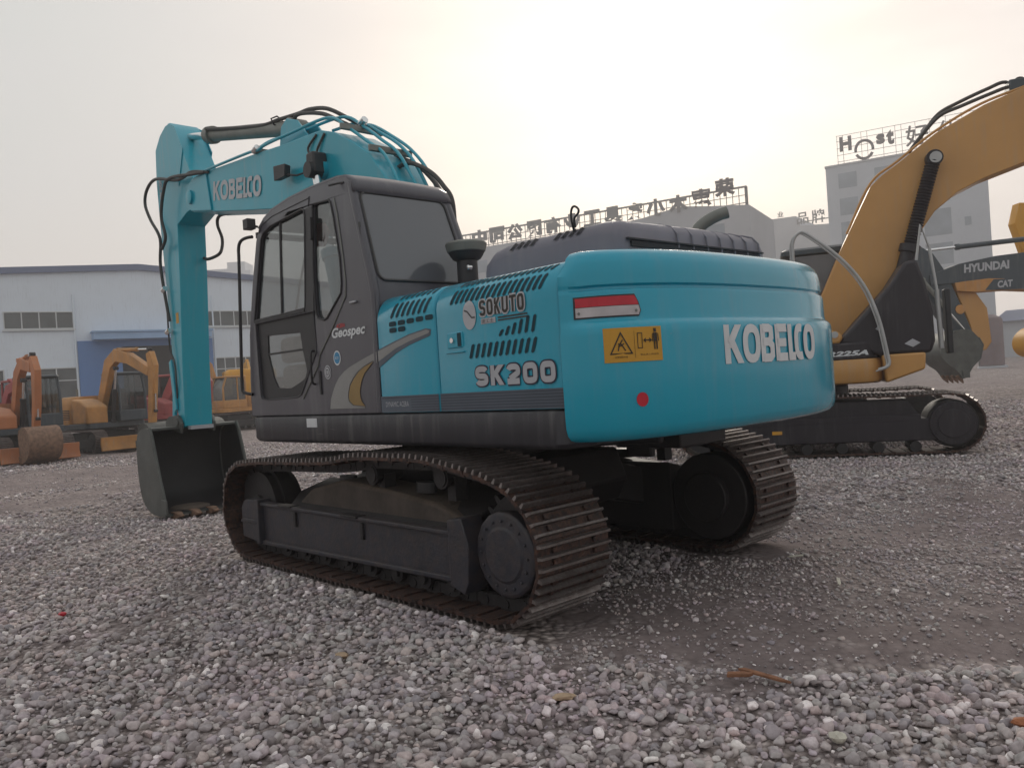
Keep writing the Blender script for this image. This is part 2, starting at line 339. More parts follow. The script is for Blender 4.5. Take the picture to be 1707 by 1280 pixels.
def beam(path, y, w):
    """box section along [(x,z,h)], returned as an MB"""
    rings = []; n = len(path)
    for i, (x, z, h) in enumerate(path):
        a = path[max(i-1, 0)]; b = path[min(i+1, n-1)]; t = Vector((b[0]-a[0], b[1]-a[1])).normalized(); nx, nz = -t.y, t.x
        rings.append([Vector((x+nx*h/2, y-w/2, z+nz*h/2)), Vector((x+nx*h/2, y+w/2, z+nz*h/2)), Vector((x-nx*h/2, y+w/2, z-nz*h/2)), Vector((x-nx*h/2, y-w/2, z-nz*h/2))])
    return MB().loft(rings)
def ram(parent, a, b, r, split=0.55, y=None, name='hydraulic_cylinder', body='teal_boom'):
    """cylinder barrel from a to split, chrome rod on to b"""
    a = Vector(a); b = Vector(b); m = a.lerp(b, split); t = (b-a).normalized()
    mb = MB(); mb.cyl(a, m, r, 18); mb.cyl(m-t*0.07, m+t*0.02, r*1.22, 18)
    yv = Vector((0, 1, 0)); mb.cyl(a-yv*r*1.3, a+yv*r*1.3, r*1.15, 16)
    o = mb.build(name, body, parent)
    rb = MB(); rb.cyl(m, b, r*0.52, 16); ro_ = rb.build('rod', 'chrome', o); rb = MB(); rb.cyl(b-yv*r*1.1, b+yv*r*1.1, r*0.95, 16)
    rb.build('rod_eye', 'black', parent)
    return o
def bucket(parent, prof, lip, w, y=0, teeth=5, mo='bucket', mi='bucket_in', mt='rust', th=0.03, tooth_len=0.17):
    """prof: shell curve (x,z) from hinge round the back to the lip; lip: list of (x,z) of the side plate's free edge from lip to hinge"""
    P = [Vector((a, 0, b)) for a, b in prof]; C = catmull(P, 6)
    root = None
    outer = [(q.x, q.z) for q in C]; inner = []
    for i, q in enumerate(C):
        t = (C[min(i+1, len(C)-1)]-C[max(i-1, 0)]).normalized(); inner.append((q.x+t.z*-th*SGN(C), q.z+t.x*th*SGN(C)))
    sh = MB(); n = len(outer); vs = [(a, y-w/2, b) for a, b in outer]+[(a, y+w/2, b) for a, b in outer]+[(a, y-w/2, b) for a, b in inner]+[(a, y+w/2, b) for a, b in inner]
    fs = []
    for i in range(n-1): fs += [(i, i+1, n+i+1, n+i), (2*n+i, 3*n+i, 3*n+i+1, 2*n+i+1)]
    fs += [(0, n, 3*n, 2*n), (n-1, 3*n-1, 4*n-1, 2*n-1)]
    sh.add(vs, fs)
    b = sh.build('bucket', mo, parent, smooth=50)
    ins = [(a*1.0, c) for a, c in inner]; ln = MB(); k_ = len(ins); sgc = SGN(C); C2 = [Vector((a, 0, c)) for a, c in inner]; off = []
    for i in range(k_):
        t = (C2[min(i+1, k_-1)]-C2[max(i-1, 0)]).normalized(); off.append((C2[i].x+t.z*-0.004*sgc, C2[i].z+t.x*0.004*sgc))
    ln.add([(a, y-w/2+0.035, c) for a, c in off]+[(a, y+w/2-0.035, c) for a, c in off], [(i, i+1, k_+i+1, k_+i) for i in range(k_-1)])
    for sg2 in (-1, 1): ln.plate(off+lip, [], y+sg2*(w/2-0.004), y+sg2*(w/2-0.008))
    each(ln, 'dark_inner_skin', mi, b, smooth=50)
    for sgn in (-1, 1):
        y0 = y+sgn*w/2; sp = MB(); sp.plate(outer+lip, [], y0, y0+sgn*0.03)
        k = lip[:]; o_ = sp.build('side_plate', mo, b, smooth=0)
        ed = MB()
        e = [outer[-1]]+lip+[outer[0]]
        for i in range(len(e)-1): ed.tube([(e[i][0], y0+sgn*0.02, e[i][1]), (e[i+1][0], y0+sgn*0.02, e[i+1][1])], 0.024, 6)
        ed.build('edge_strip', mo, o_)
        bp = MB(); m_ = Vector((lip[0][0], y0+sgn*0.03, lip[0][1])); bp.box(m_.x-0.09, m_.x+0.10, m_.y, m_.y+sgn*0.025, m_.z-0.02, m_.z+0.18); bp.build('side_cutter', mo, o_, bevel=0.01)
    l0 = Vector((outer[-1][0], 0, outer[-1][1])); t = (C[-1]-C[-2]).normalized()
    lb = MB(); up_ = Vector((-t.z, 0, t.x))
    for k in range(teeth):
        yy = y-w/2+w*(k+0.5)/teeth
        tb = MB(); r0 = []; 
        for s_, hw, hh in ((-0.10, 0.055, 0.050), (0.02, 0.055, 0.048), (0.06, 0.045, 0.038), (tooth_len, 0.028, 0.008)):
            c = l0+t*s_; r0.append([c+Vector((0, yy+a*hw, 0))+up_*(bb*hh) for a, bb in ((-1, -1), (1, -1), (1, 1), (-1, 1))])
        tb.loft(r0).build('tooth', mt, b, bevel=0.006)
    return b
def SGN(C):
    s_ = 0
    for i in range(1, len(C)-1):
        a = C[i]-C[i-1]; c = C[i+1]-C[i]; s_ += a.x*c.z-a.z*c.x
    return 1 if s_ > 0 else -1

# ================================================================== THE TEAL EXCAVATOR (its own frame is the world frame)
K = empty('excavator', (0, 0, 0), 0, label='large teal excavator with charcoal cab standing alone in front on the gravel', cat='excavator')
TOP = [(1.62, 0.875), (1.20, 0.90), (0.62, 0.915), (0.13, 0.935), (-0.15, 0.975), (-0.63, 0.985), (-1.02, 0.985), (-1.32, 0.945), (-1.60, 0.905)]
for sy in (1, -1):
    track(K, sy*1.15, 0.60, -1.66, 1.67, 0.42, TOP)
    # side frame: deck, outer rail, rollers, idler, final drive
    fr = MB(); y = sy
    fr.prism([(sy*0.86, 0.14), (sy*1.30, 0.16), (sy*1.30, 0.48), (sy*1.16, 0.62), (sy*0.86, 0.70)], -1.30, 1.12, 'x', None)
    fo = fr.build('track_frame', 'dark', K, bevel=0.012)
    rl = MB()
    rl.prism([(1.50, 0.50), (1.50, 0.17), (-1.25, 0.215), (-1.25, 0.50)], sy*1.300, sy*1.345)
    rl.prism([(1.52, 0.525), (1.52, 0.495), (-1.27, 0.495), (-1.27, 0.525)], sy*1.290, sy*1.375)
    rl.prism([(1.52, 0.19), (1.52, 0.155), (-1.27, 0.20), (-1.27, 0.235)], sy*1.290, sy*1.375)
    rl.prism([(1.78, 0.52), (1.83, 0.46), (1.83, 0.20), (1.50, 0.17), (1.50, 0.54), (1.72, 0.54)], sy*1.26, sy*1.385)
    rl.prism([(1.78, 0.37), (1.83, 0.35), (1.83, 0.33), (1.50, 0.33), (1.50, 0.37)], sy*1.385, sy*1.40)
    rl.box(1.47, 1.53, sy*1.25, sy*1.40, 0.16, 0.55)
    rl.prism([(-1.20, 0.60), (-1.20, 0.18), (-1.34, 0.14), (-1.38, 0.22), (-1.40, 0.45), (-1.34, 0.62)], sy*1.22, sy*1.39)
    ro = rl.build('side_rail', 'rail', fo, bevel=0.008)
    hp = MB()
    for xx in (1.02, 0.0): hp.box(xx-0.12, xx+0.10, sy*1.30, sy*1.392, 0.515, 0.532); hp.box(xx-0.16, xx-0.125, sy*1.346, sy*1.365, 0.36, 0.48)
    each(hp, 'step_bracket', 'dark', ro, bevel=0.004)
    dk = MB()
    dk.prism([(1.08, 0.50), (0.80, 0.66), (0.30, 0.76), (0.05, 0.745), (-0.30, 0.72), (-0.9, 0.66), (-1.16, 0.58), (-1.16, 0.50)], sy*0.90, sy*1.24)
    do = dk.build('deck_plate', 'railtop' if sy > 0 else 'dark', fo, bevel=0.03, seg=3)  # far deck near black: shade between the tracks is put into its colour
    cl_ = MB()
    for xx in (0.42, -0.62): cl_.prism(oval(xx, sy*1.10, 0.10, 0.055, 14)[:-1], 0.70, 0.775, 'z')
    each(cl_, 'clean_out_hole', 'black', do)  # solid black ovals standing for the dark of the deck holes
    for k in range(8):
        xx = -1.12+k*0.325
        m_ = MB(); m_.cyl((xx, sy*1.0, 0.155), (xx, sy*1.30, 0.155), 0.075, 18); m_.cyl((xx, sy*1.20, 0.155), (xx, sy*1.235, 0.155), 0.098, 18); m_.cyl((xx, sy*1.06, 0.155), (xx, sy*1.095, 0.155), 0.098, 18); m_.cyl((xx, sy*1.30, 0.155), (xx, sy*1.325, 0.155), 0.04, 12)
        m_.build('bottom_roller', 'dark', fo)
    for xx, zz in ((-0.17, 0.785), (-1.0, 0.80), (0.95, 0.70)):
        if xx > 0.5: continue
        m_ = MB(); m_.cyl((xx, sy*1.02, zz+0.04), (xx, sy*1.27, zz+0.04), 0.062, 18); m_.cyl((xx, sy*1.235, zz+0.04), (xx, sy*1.26, zz+0.04), 0.078, 18)
        m_.box(xx-0.075, xx+0.01, sy*1.10, sy*1.2, 0.68, zz+0.04); m_.build('carrier_roller', 'dark', fo)
    m_ = MB(); m_.cyl((1.67, sy*1.02, 0.45), (1.67, sy*1.28, 0.45), 0.325, 32); m_.cyl((1.67, sy*1.09, 0.45), (1.67, sy*1.21, 0.45), 0.36, 32); m_.cyl((1.67, sy*1.28, 0.45), (1.67, sy*1.31, 0.45), 0.12, 20)
    m_.build('idler', 'dark', fo)
    # toothed sprocket
    pts = []
    for k in range(21):
        a = 2*math.pi*k/21
        for q_, rr_ in ((-0.22, 0.315), (-0.10, 0.365), (0.10, 0.365), (0.22, 0.315)): pts.append((-1.66+rr_*math.cos(a+q_*0.299), 0.45+rr_*math.sin(a+q_*0.299)))
    m_ = MB(); m_.prism(pts, sy*1.11, sy*1.17); sp_ = m_.build('sprocket', 'dark', fo)
    m_ = MB(); m_.lathe([(0.24, 0.0), (0.255, 0.02), (0.262, 0.09), (0.262, 0.118), (0.245, 0.128), (0.235, 0.13), (0.17, 0.132), (0.16, 0.142), (0.05, 0.146)], (-1.66, sy*1.20, 0.415), 18, (0, sy, 0))
    bolts(m_, (-1.66, sy*1.33, 0.415), (0, sy, 0), 0.205, 16, 0.011, 0.012)
    m_.build('final_drive_cover', 'rail', fo, bevel=0.006)
    m_ = MB(); m_.cyl((-1.66, sy*0.84, 0.45), (-1.66, sy*1.10, 0.45), 0.335, 32); m_.cyl((-1.66, sy*0.78, 0.45), (-1.66, sy*0.84, 0.45), 0.19, 24); m_.build('travel_motor', 'dark', fo, bevel=0.01)
# car body between the tracks
cb = MB(); cb.prism([(0.95, 0.85), (-0.95, 0.85), (-1.05, 0.60), (-0.95, 0.42), (0.95, 0.42), (1.05, 0.60)], -0.62, 0.62)
for sx_ in (-1, 1):
    for sy in (-1, 1):
        cb.loft([[Vector((sx_*0.45, sy*0.45, 0.80)), Vector((sx_*0.90, sy*0.45, 0.78)), Vector((sx_*0.90, sy*0.45, 0.45)), Vector((sx_*0.45, sy*0.45, 0.45))],
                 [Vector((sx_*0.70, sy*1.02, 0.62)), Vector((sx_*1.05, sy*1.02, 0.60)), Vector((sx_*1.05, sy*1.02, 0.30)), Vector((sx_*0.70, sy*1.02, 0.30))]])
cb.box(-0.95, 0.95, -0.5, 0.5, 0.44, 0.80)
cbo = cb.build('car_body', 'dark', K, bevel=0.02)
m_ = MB(); m_.cyl((0, 0, 0.78), (0, 0, 0.92), 0.62, 40); m_.cyl((0, 0, 0.90), (0, 0, 1.05), 0.56, 40); bolts(m_, (0, 0, 0.92), (0, 0, 1), 0.59, 30, 0.014, 0.012); m_.build('slewing_ring', 'dark', K)
m_ = MB(); m_.box(-1.35, 0.75, -0.72, 0.72, 0.985, 1.12); m_.box(-0.95, 0.10, 0.2, 0.80, 0.90, 0.99); m_.box(-2.10, -1.54, -0.45, 0.10, 0.93, 1.10); m_.box(-1.82, -1.60, 0.0, 0.06, 0.86, 1.0)
for yy in (-0.3, 0.3): m_.prism([(1.2, 1.08), (-2.1, 1.08), (-2.1, 0.99), (-1.2, 0.94), (0.9, 0.94)], yy-0.03, yy+0.03)
m_.build('swing_frame', 'black', K, bevel=0.015)

# platform skirt all round
sk_ = MB()
def rrect(x0, x1, y0, y1, r, n=6, rc=None):
    o = []
    for cx, cy, a0 in ((x1-r, y1-r, 0), (x0+r, y1-r, 90), (x0+r, y0+r, 180), (x1-r, y0+r, 270)):
        for k in range(n+1): a = R(a0+90*k/n); o.append((cx+r*math.cos(a), cy+r*math.sin(a)))
    return o
def rings_z(prof, x0, x1, y0, y1, r):
    return [[Vector((a, b, z)) for a, b in rrect(x0+i, x1-i, y0+i, y1-i, max(0.02, r-i*0.5))] for z, i in prof]
sk_.loft(rings_z([(1.055, 0.05), (1.065, 0.02), (1.09, 0.0), (1.25, 0.0), (1.27, 0.006), (1.278, 0.02)], -2.27, 1.56, -1.36, 1.36, 0.10))
sko = sk_.build('platform_skirt', 'skirt', K, smooth=40)
m_ = MB(); m_.box(0.40, 0.56, 1.361, 1.364, 1.185, 1.255); m_.box(0.42, 0.54, 1.3645, 1.366, 1.20, 1.24); m_.build('white_sticker', 'white', sko)

# ---------------- side bodywork: shoulder profile in (y, z)
PROF = [(1.352, 1.285), (1.352, 1.88)]+[(1.352-0.16*(1-math.cos(R(a))), 1.94+0.185*math.sin(R(a))-0.03) for a in range(5, 91, 8)]+[(1.05, 2.108), (0.80, 2.115)]
PL = [0]
for i in range(1, len(PROF)): PL.append(PL[-1]+math.dist(PROF[i], PROF[i-1]))
def side(x, v, off=0.0):
    """point on the left bodywork: v = height while flat, then arc length over the shoulder"""
    s_ = v-1.285; s_ = max(0, min(PL[-1]-1e-4, s_)); i = max(j for j in range(len(PL)) if PL[j] <= s_); i = min(i, len(PROF)-2)
    t = (s_-PL[i])/(PL[i+1]-PL[i]); a, b = PROF[i], PROF[i+1]; y, z = a[0]+(b[0]-a[0])*t, a[1]+(b[1]-a[1])*t
    ny, nz_ = (b[1]-a[1]), -(b[0]-a[0]); l = math.hypot(ny, nz_)
    return Vector((x, y+ny/l*off, z+nz_/l*off))
def flip(v): return Vector((v.x, -v.y, v.z))
def panel(x0, x1, sgn, name, zb=1.285, m='teal'):
    """a side door: outer skin with rolled shoulder and closed ends"""
    mb = MB(); pr = [q for q in PROF if q[1] >= zb]; pr = [(pr[0][0], zb)]+pr[1:]+[(0.80, zb)]
    rings = [[Vector((x, sgn*(q[0]-i), q[1]-(i if k > 0 else 0))) for k, q in enumerate(pr)] for x, i in ((x0, 0.012), (x0-0.008, 0.003), (x0-0.016, 0), (x1+0.016, 0), (x1+0.008, 0.003), (x1, 0.012))]
    mb.loft(rings); return mb.build(name, m, K, smooth=40)
P1 = panel(-0.50, -1.165, 1, 'side_door'); P2 = panel(-1.175, -2.262, 1, 'side_door')
R1 = panel(0.10, -1.165, -1, 'side_door'); R2 = panel(-1.175, -2.262, -1, 'side_door')
def slot(mb, x, v0, v1, w, lean, off=0.0035, n=10):
    """a rounded slanted vent slot from v0 up to v1, in strips so that it follows the shoulder"""
    h = v1-v0; vs = []
    for k in range(n+1):
        b = h*k/n; e = min(b, h-b); r_ = w/2; hw = r_ if e >= r_ else math.sqrt(max(0, r_*r_-(r_-e)**2))+0.001; cx = x-lean*b/h; vs += [side(cx+hw, v0+b, off), side(cx-hw, v0+b, off)]
    mb.add(vs, [(2*k, 2*k+1, 2*k+3, 2*k+2) for k in range(n)])
def vents(parent, rows, m='ventdark', name='vent_slots'):
    mb = MB(); rim = MB()
    for x0, x1, n, v0, v1, w, lean in rows:
        for k in range(n):
            x = x0+(x1-x0)*k/max(1, n-1); slot(mb, x, v0, v1, w, lean)
    o = mb.build(name, m, parent, smooth=0); return o
vents(P1, [(-0.735, -1.095, 7, 2.06, 2.125, 0.026, 0.03)]); vents(P1, [(-0.685, -1.06, 7, 1.925, 2.035, 0.030, 0.045)])
mb = MB()
for k in range(5): mb.add([side(-0.70-k*0.103+a, 1.888+k*0.0015+b, 0.0035) for a, b in oval(0, 0, 0.042, 0.017, 12, p=0.5)[:-1]], [tuple(range(12))])
for k in range(2): mb.add([side(-0.70-k*0.103+a, 1.846+b, 0.0035) for a, b in oval(0, 0, 0.042, 0.017, 12, p=0.5)[:-1]], [tuple(range(12))])
mb.build('vent_slots', 'ventdark', P1, smooth=0)
for row in ((-1.385, -2.17, 17, 2.062, 2.115, 0.026, 0.03), (-1.335, -2.12, 17, 1.945, 2.04, 0.027, 0.04), (-1.50, -2.04, 11, 1.60, 1.69, 0.027, 0.035)): vents(P2, [row])
mb = MB()
for k in range(6): slot(mb, -1.775-k*0.055, 1.715, 1.745+min(k, 4)*0.015+0.01, 0.025, 0.03)
mb.build('vent_slots', 'ventdark', P2, smooth=0)
def sfn(x0, z0, off=0.004, rot=0.0):
    c, s_ = math.cos(R(rot)), math.sin(R(rot))
    return lambda u, v: side(x0-(u*c-v*s_), z0+u*s_+v*c, off)
# decals on the doors
def poly_on_side(pts, name, m, parent, off):
    tri = tessellate_polygon([[Vector((a, b, 0)) for a, b in pts]])
    return MB().add([side(a, b, off) for a, b in pts], [tuple(t) for t in tri]).build(name, m, parent, smooth=0)
poly_on_side([(-0.503, 1.725), (-0.68, 1.764), (-0.881, 1.804), (-1.071, 1.826), (-1.125, 1.815), (-1.114, 1.776), (-0.875, 1.732), (-0.723, 1.690), (-0.503, 1.600)], 'stripe_border', 'stripe', P1, 0.003)
poly_on_side([(-0.503, 1.715), (-0.68, 1.754), (-0.881, 1.795), (-1.071, 1.817), (-1.110, 1.808), (-1.10, 1.793), (-0.877, 1.756), (-0.726, 1.722), (-0.503, 1.644)], 'swoosh_decal', 'swoosh', P1, 0.0045)
for pp, a, b in ((P1, -0.503, -1.16), (P2, -1.18, -2.258)):
    mb = MB(); mb.add([side(a, 1.287, 0.003), side(b, 1.287, 0.003), side(b, 1.398, 0.003), side(a, 1.398, 0.003)], [(0, 1, 2, 3)]); so_ = mb.build('stripe_band', 'stripe', pp, smooth=0)
    mb = MB()
    for k in range(6):
        z0 = 1.298+k*0.017; aa = a if (a < -1 or k == 5) else -0.86
        mb.add([side(aa, z0, 0.0045), side(b, z0, 0.0045), side(b, z0+0.006, 0.0045), side(aa, z0+0.006, 0.0045)], [(0, 1, 2, 3)])
    mb.build('pinstripes', 'stripe2', so_, smooth=0)
letters('small_lettering', 'DYNAMIC ACERA', 0.27, 0.035, sfn(-0.56, 1.325), 'silver', P1, 0.0)
def block(body, h, gw, gap, th):
    """heavy squared capitals as stroke centre lines; returns strokes and total width"""
    r_ = min(gw, h)*0.22; q = th/2; out = []; x = 0
    def box_(x0, x1, z0, z1): return oval((x0+x1)/2, (z0+z1)/2, (x1-x0)/2, (z1-z0)/2, 28, p=0.55)
    for ch in body:
        a, b, lo, hi, m = x+q, x+gw-q, q, h-q, h/2
        if ch in 'O0': out.append(box_(a, b, lo, hi))
        elif ch in 'S2':
            cx, rx, rz = (a+b)/2, (b-a)/2, (hi-lo)/4
            if ch == 'S': out.append(oval(cx, hi-rz, rx, rz, 16, 15, 262, p=0.75)+oval(cx, lo+rz, rx, rz, 16, 82, -165, p=0.75))
            else: out.append(oval(cx, hi-rz*1.15, rx, rz*1.15, 14, 165, -25, p=0.75)+[(a+rx*0.25, lo+h*0.13)]); out.append([(a-q*0.6, lo), (b+q*0.6, lo)])
        elif ch == 'K': out += [[(a, 0), (a, h)], [(a+q*0.2, m-h*0.10), (b-q*0.3, h)], [(a+gw*0.22, m+h*0.10), (b-q*0.2, 0)]]
        elif ch == 'U': out.append([(a, h), (a, lo+r_), (a+r_, lo), (b-r_, lo), (b, lo+r_), (b, h)])
        elif ch == 'T': out += [[(x, hi), (x+gw, hi)], [(x+gw/2, 0), (x+gw/2, hi)]]
        x += gw+gap
    return out, x-gap
st_, w0 = block('SK200', 0.118, 0.116, 0.024, 0.034)
ribbons('number_outline', st_, 0.052, sfn(-1.538, 1.432, 0.004), 'navy', P2); ribbons('number_lettering', st_, 0.034, sfn(-1.538, 1.432, 0.0056), 'silver', P2)
# dealer sticker
ds = MB(); ds.add([side(-1.605-a, 1.79+b, 0.003) for a, b in [(0, 0.0), (0.41, 0.035), (0.41, 0.15), (0, 0.15)]], [(0, 1, 2, 3)])
poly_on_side([(-1.515+a, 1.865+b) for a, b in oval(0, 0, 0.062, 0.088, 24)[:-1]], 'dealer_emblem', 'silver', P2, 0.004)
ribbons('emblem_wave', [[(0.0, 0.03), (0.03, 0.02), (0.05, 0.0), (0.07, -0.02), (0.10, -0.02)]], 0.010, sfn(-1.468, 1.868, 0.0055), 'skirt', P2)
st_, w0 = block('SOKUTO', 0.094, 0.054, 0.013, 0.0165)
ribbons('dealer_backing', st_, 0.036, sfn(-1.612, 1.848, 0.0035), 'silver', P2); ribbons('dealer_lettering', st_, 0.0165, sfn(-1.612, 1.848, 0.0055), 'ink', P2)
for k in range(2):
    mb = MB(); mb.add([side(-1.77-a, 1.822-k*0.016+b, 0.004) for a, b in [(0, 0), (0.25, 0), (0.25, 0.008), (0, 0.008)]], [(0, 1, 2, 3)]); mb.build('dealer_rule', 'ink', P2, smooth=0)
mb = MB(); mb.add([side(-1.62-a, 1.800+b, 0.004) for a, b in [(0, 0), (0.13, 0), (0.13, 0.032), (0, 0.032)]], [(0, 1, 2, 3)]); mb.build('dealer_tab', 'silver', P2, smooth=0)
letters('dealer_characters', '速工士', 0.11, 0.024, sfn(-1.625, 1.804, 0.0055), 'ink', P2, 0.0)
# door latch: cup as a dark patch, with key barrel
mb = MB(); mb.prism([(-1.285, 1.675), (-1.435, 1.675), (-1.435, 1.775), (-1.285, 1.775)], 1.345, 1.360); la = mb.build('latch', 'teal', P2, bevel=0.008)
mb = MB(); mb.box(-1.428, -1.395, 1.361, 1.364, 1.685, 1.768); mb.build('latch_cup', 'ventdark', la)
mb = MB(); mb.cyl((-1.345, 1.36, 1.725), (-1.345, 1.372, 1.725), 0.016, 12); mb.build('key_barrel', 'chrome', la)
mb = MB(); mb.box(-1.27, -1.45, 1.353, 1.362, 1.645, 1.655); mb.build('pressed_lip', 'teal', P2, bevel=0.004)

# ---------------- counterweight
NP = 56
def cw_plan(n=NP):
    raw = []
    for k in range(401):
        t = math.pi*k/400; c, s_ = math.cos(t), math.sin(t)
        raw.append((-2.268-0.50*abs(s_)**(2/2.1), 1.365*math.copysign(abs(c)**(2/2.65), c)))
    d = [0]
    for i in range(1, len(raw)): d.append(d[-1]+math.dist(raw[i], raw[i-1]))
    xs = np.interp(np.linspace(0, d[-1], n), d, [q[0] for q in raw]); ys = np.interp(np.linspace(0, d[-1], n), d, [q[1] for q in raw])
    return list(zip(xs, ys)), d[-1]
PLAN, PLEN = cw_plan(); PN = []
for i in range(NP):
    a = PLAN[max(i-1, 0)]; b = PLAN[min(i+1, NP-1)]; t = Vector((b[0]-a[0], b[1]-a[1])).normalized(); PN.append((t.y, -t.x) if False else (-(-t.y), -t.x))
PN = [(n_[0], n_[1]) for n_ in PN]
CWP = [(1.088, 0.15), (1.093, 0.075), (1.107, 0.036), (1.132, 0.014), (1.17, 0.003), (1.25, 0.0), (1.66, 0.0), (1.700, 0.004), (1.722, 0.018), (1.737, 0.036), (1.76, 0.042), (1.885, 0.045), (1.902, 0.050), (1.908, 0.070), (1.922, 0.072), (1.934, 0.056), (1.99, 0.058), (2.05, 0.066), (2.095, 0.086), (2.122, 0.118), (2.135, 0.165), (2.139, 0.24)]
def cwpt(i, z, inset):
    i = max(0, min(NP-1.001, i)); k = int(i); t = i-k
    x = PLAN[k][0]*(1-t)+PLAN[k+1][0]*t; y = PLAN[k][1]*(1-t)+PLAN[k+1][1]*t
    nx = PN[k][0]*(1-t)+PN[k+1][0]*t; ny = PN[k][1]*(1-t)+PN[k+1][1]*t
    l = math.hypot(nx, ny); return Vector((min(x-nx/l*inset, -2.268), y-ny/l*inset, z))
# make sure normals point outwards (rearwards)
if PN[NP//2][0] > 0: PN = [(-a, -b) for a, b in PN]
mb = MB()
def recess(z, ins, e):
    f = min(1.0, max(0.0, (e-0.4)/1.6)); return ins*f+0.008*(1-f) if 1.69 < z < 2.0 else ins
rings = []
for z, ins in CWP:
    rg = []
    for i in range(NP):
        # the grooves and ledges fade out near the two front seams
        e = min(i, NP-1-i); k_ = recess(z, ins, e)
        rg.append(cwpt(i, z, k_))
    rings.append(rg)
mb.loft(rings, True, True)
CW = mb.build('counterweight', 'teal', K, smooth=32)
def cw_ins(z): return float(np.interp(z, [q[0] for q in CWP], [q[1] for q in CWP]))
def cfn(i0, z0, off=0.004, rot=0.0):
    """u metres along the curve from plan index i0, v up"""
    st = PLEN/(NP-1); c, s_ = math.cos(R(rot)), math.sin(R(rot))
    def g(u, v):
        i, z = i0+(u*c-v*s_)/st, z0+u*s_+v*c
        return cwpt(i, z, recess(z, cw_ins(z), min(i, NP-1-i))-off)
    return g
def idx_at(y):
    return min(range(NP), key=lambda i: abs(PLAN[i][1]-y) if PLAN[i][0] < -2.30 else 9)
STEP = PLEN/(NP-1)
def patch(name, pts, i0, z0, m, parent, off, nsub=1):
    """outline pts (u,v) laid on the counterweight as a vertical-strip mesh so that it follows the curve"""
    f = cfn(i0, z0, off); us = sorted(set([p[0] for p in pts]+[min(p[0] for p in pts)+k*0.02 for k in range(int((max(p[0] for p in pts)-min(p[0] for p in pts))/0.02)+1)]))
    def span(u):
        hs = []
        for k in range(len(pts)):
            a, b = pts[k], pts[(k+1) % len(pts)]
            if a[0] == b[0]:
                if abs(a[0]-u) < 1e-9: hs += [a[1], b[1]]
            elif min(a[0], b[0])-1e-9 <= u <= max(a[0], b[0])+1e-9: hs.append(a[1]+(b[1]-a[1])*(u-a[0])/(b[0]-a[0]))
        return min(hs), max(hs)
    vs = []; 
    for u in us: lo, hi = span(u); vs += [f(u, lo), f(u, hi)]
    return MB().add(vs, [(2*k, 2*k+2, 2*k+3, 2*k+1) for k in range(len(us)-1)]).build(name, m, parent, smooth=0)
CWI = {}
u_ = STEP
# reflector (red over white), amber warning label, red dot, maker's lettering
rf = patch('reflector', [(0.0, 0.0), (6.75*u_, 0.0), (7.0*u_, 0.03), (6.8*u_, 0.075), (6.4*u_, 0.12), (0.0, 0.118)], 1.45, 1.755, 'black', CW, 0.004)
patch('red_strip', [(0.012, 0.062), (6.72*u_, 0.062), (6.65*u_, 0.08), (6.35*u_, 0.112), (0.012, 0.110)], 1.45, 1.755, 'red', rf, 0.0075)
patch('white_strip', [(0.012, 0.008), (6.70*u_, 0.008), (6.86*u_, 0.03), (6.75*u_, 0.059), (0.012, 0.059)], 1.45, 1.755, 'reflwhite', rf, 0.0075)
mb = MB(); f = cfn(1.45, 1.755, 0.008)
for uu_, vv in ((0.03, 0.03), (6.45*u_, 0.03)):
    q = f(uu_, vv); mb.lathe([(0.008, 0), (0.006, 0.004)], q, 10, (f(uu_, vv)-cfn(1.45, 1.755, -0.05)(uu_, vv)).normalized())
mb.build('screw', 'steel', rf)
lb = patch('warning_label', [(0, 0), (5.75*u_, 0.0), (5.75*u_, 0.182), (0, 0.182)], 4.3, 1.512, 'label', CW, 0.004)
f = cfn(4.3, 1.512, 0.0055)
def lw(strokes, th): ribbons('label_printing', strokes, th, f, 'ink', lb)
W_ = 5.75*u_
lw([[(0.035, 0.045), (0.15, 0.045), (0.092, 0.155), (0.035, 0.045)]], 0.007)
lw([[(0.075, 0.06), (0.08, 0.085), (0.088, 0.10), (0.10, 0.085), (0.115, 0.06)], [(0.078, 0.10), (0.085, 0.085), (0.108, 0.098)], [(0.10, 0.118), (0.088, 0.10)]], 0.006)
lw([[(0.185, 0.07), (0.21, 0.07), (0.21, 0.15), (0.185, 0.15), (0.185, 0.07)]], 0.004)
lw([[(0.222, 0.11), (0.262, 0.11)]], 0.006)
lw([[(0.232, 0.12), (0.221, 0.11), (0.232, 0.10)], [(0.252, 0.12), (0.264, 0.11), (0.252, 0.10)]], 0.006)
lw([[(0.289, 0.152), (0.289, 0.172)]], 0.016); lw([[(0.289, 0.102), (0.289, 0.148)]], 0.022); lw([[(0.283, 0.06), (0.283, 0.102)], [(0.297, 0.06), (0.297, 0.102)]], 0.008); lw([[(0.274, 0.145), (0.272, 0.102)], [(0.305, 0.145), (0.308, 0.102)]], 0.005)
lw([[(0.167, 0.02), (0.167, 0.165)]], 0.0015)
letters('label_words', '注意回转半径', 0.07, 0.010, cfn(4.3+0.055/u_, 1.512+0.022, 0.0055), 'ink', lb); letters('label_words', '禁止进入作业区', 0.11, 0.010, cfn(4.3+0.195/u_, 1.512+0.03, 0.0055), 'ink', lb)
patch('red_dot', oval(0.035, 0.035, 0.034, 0.038, 28)[:-1], 7.05, 1.275, 'red', CW, 0.004)
maker_logo('maker_lettering', 18.2*u_, 0.222, cfn(18.3, 1.468, 0.004), 'white', CW)
# lifting-eye covers and top seam
mb = MB()
for yy in (0.75, -0.75): mb.lathe([(0.06, 0), (0.055, 0.015), (0.02, 0.018)], (-2.40, yy, 2.136), 20)
each(mb, 'lifting_plug', 'black', CW)

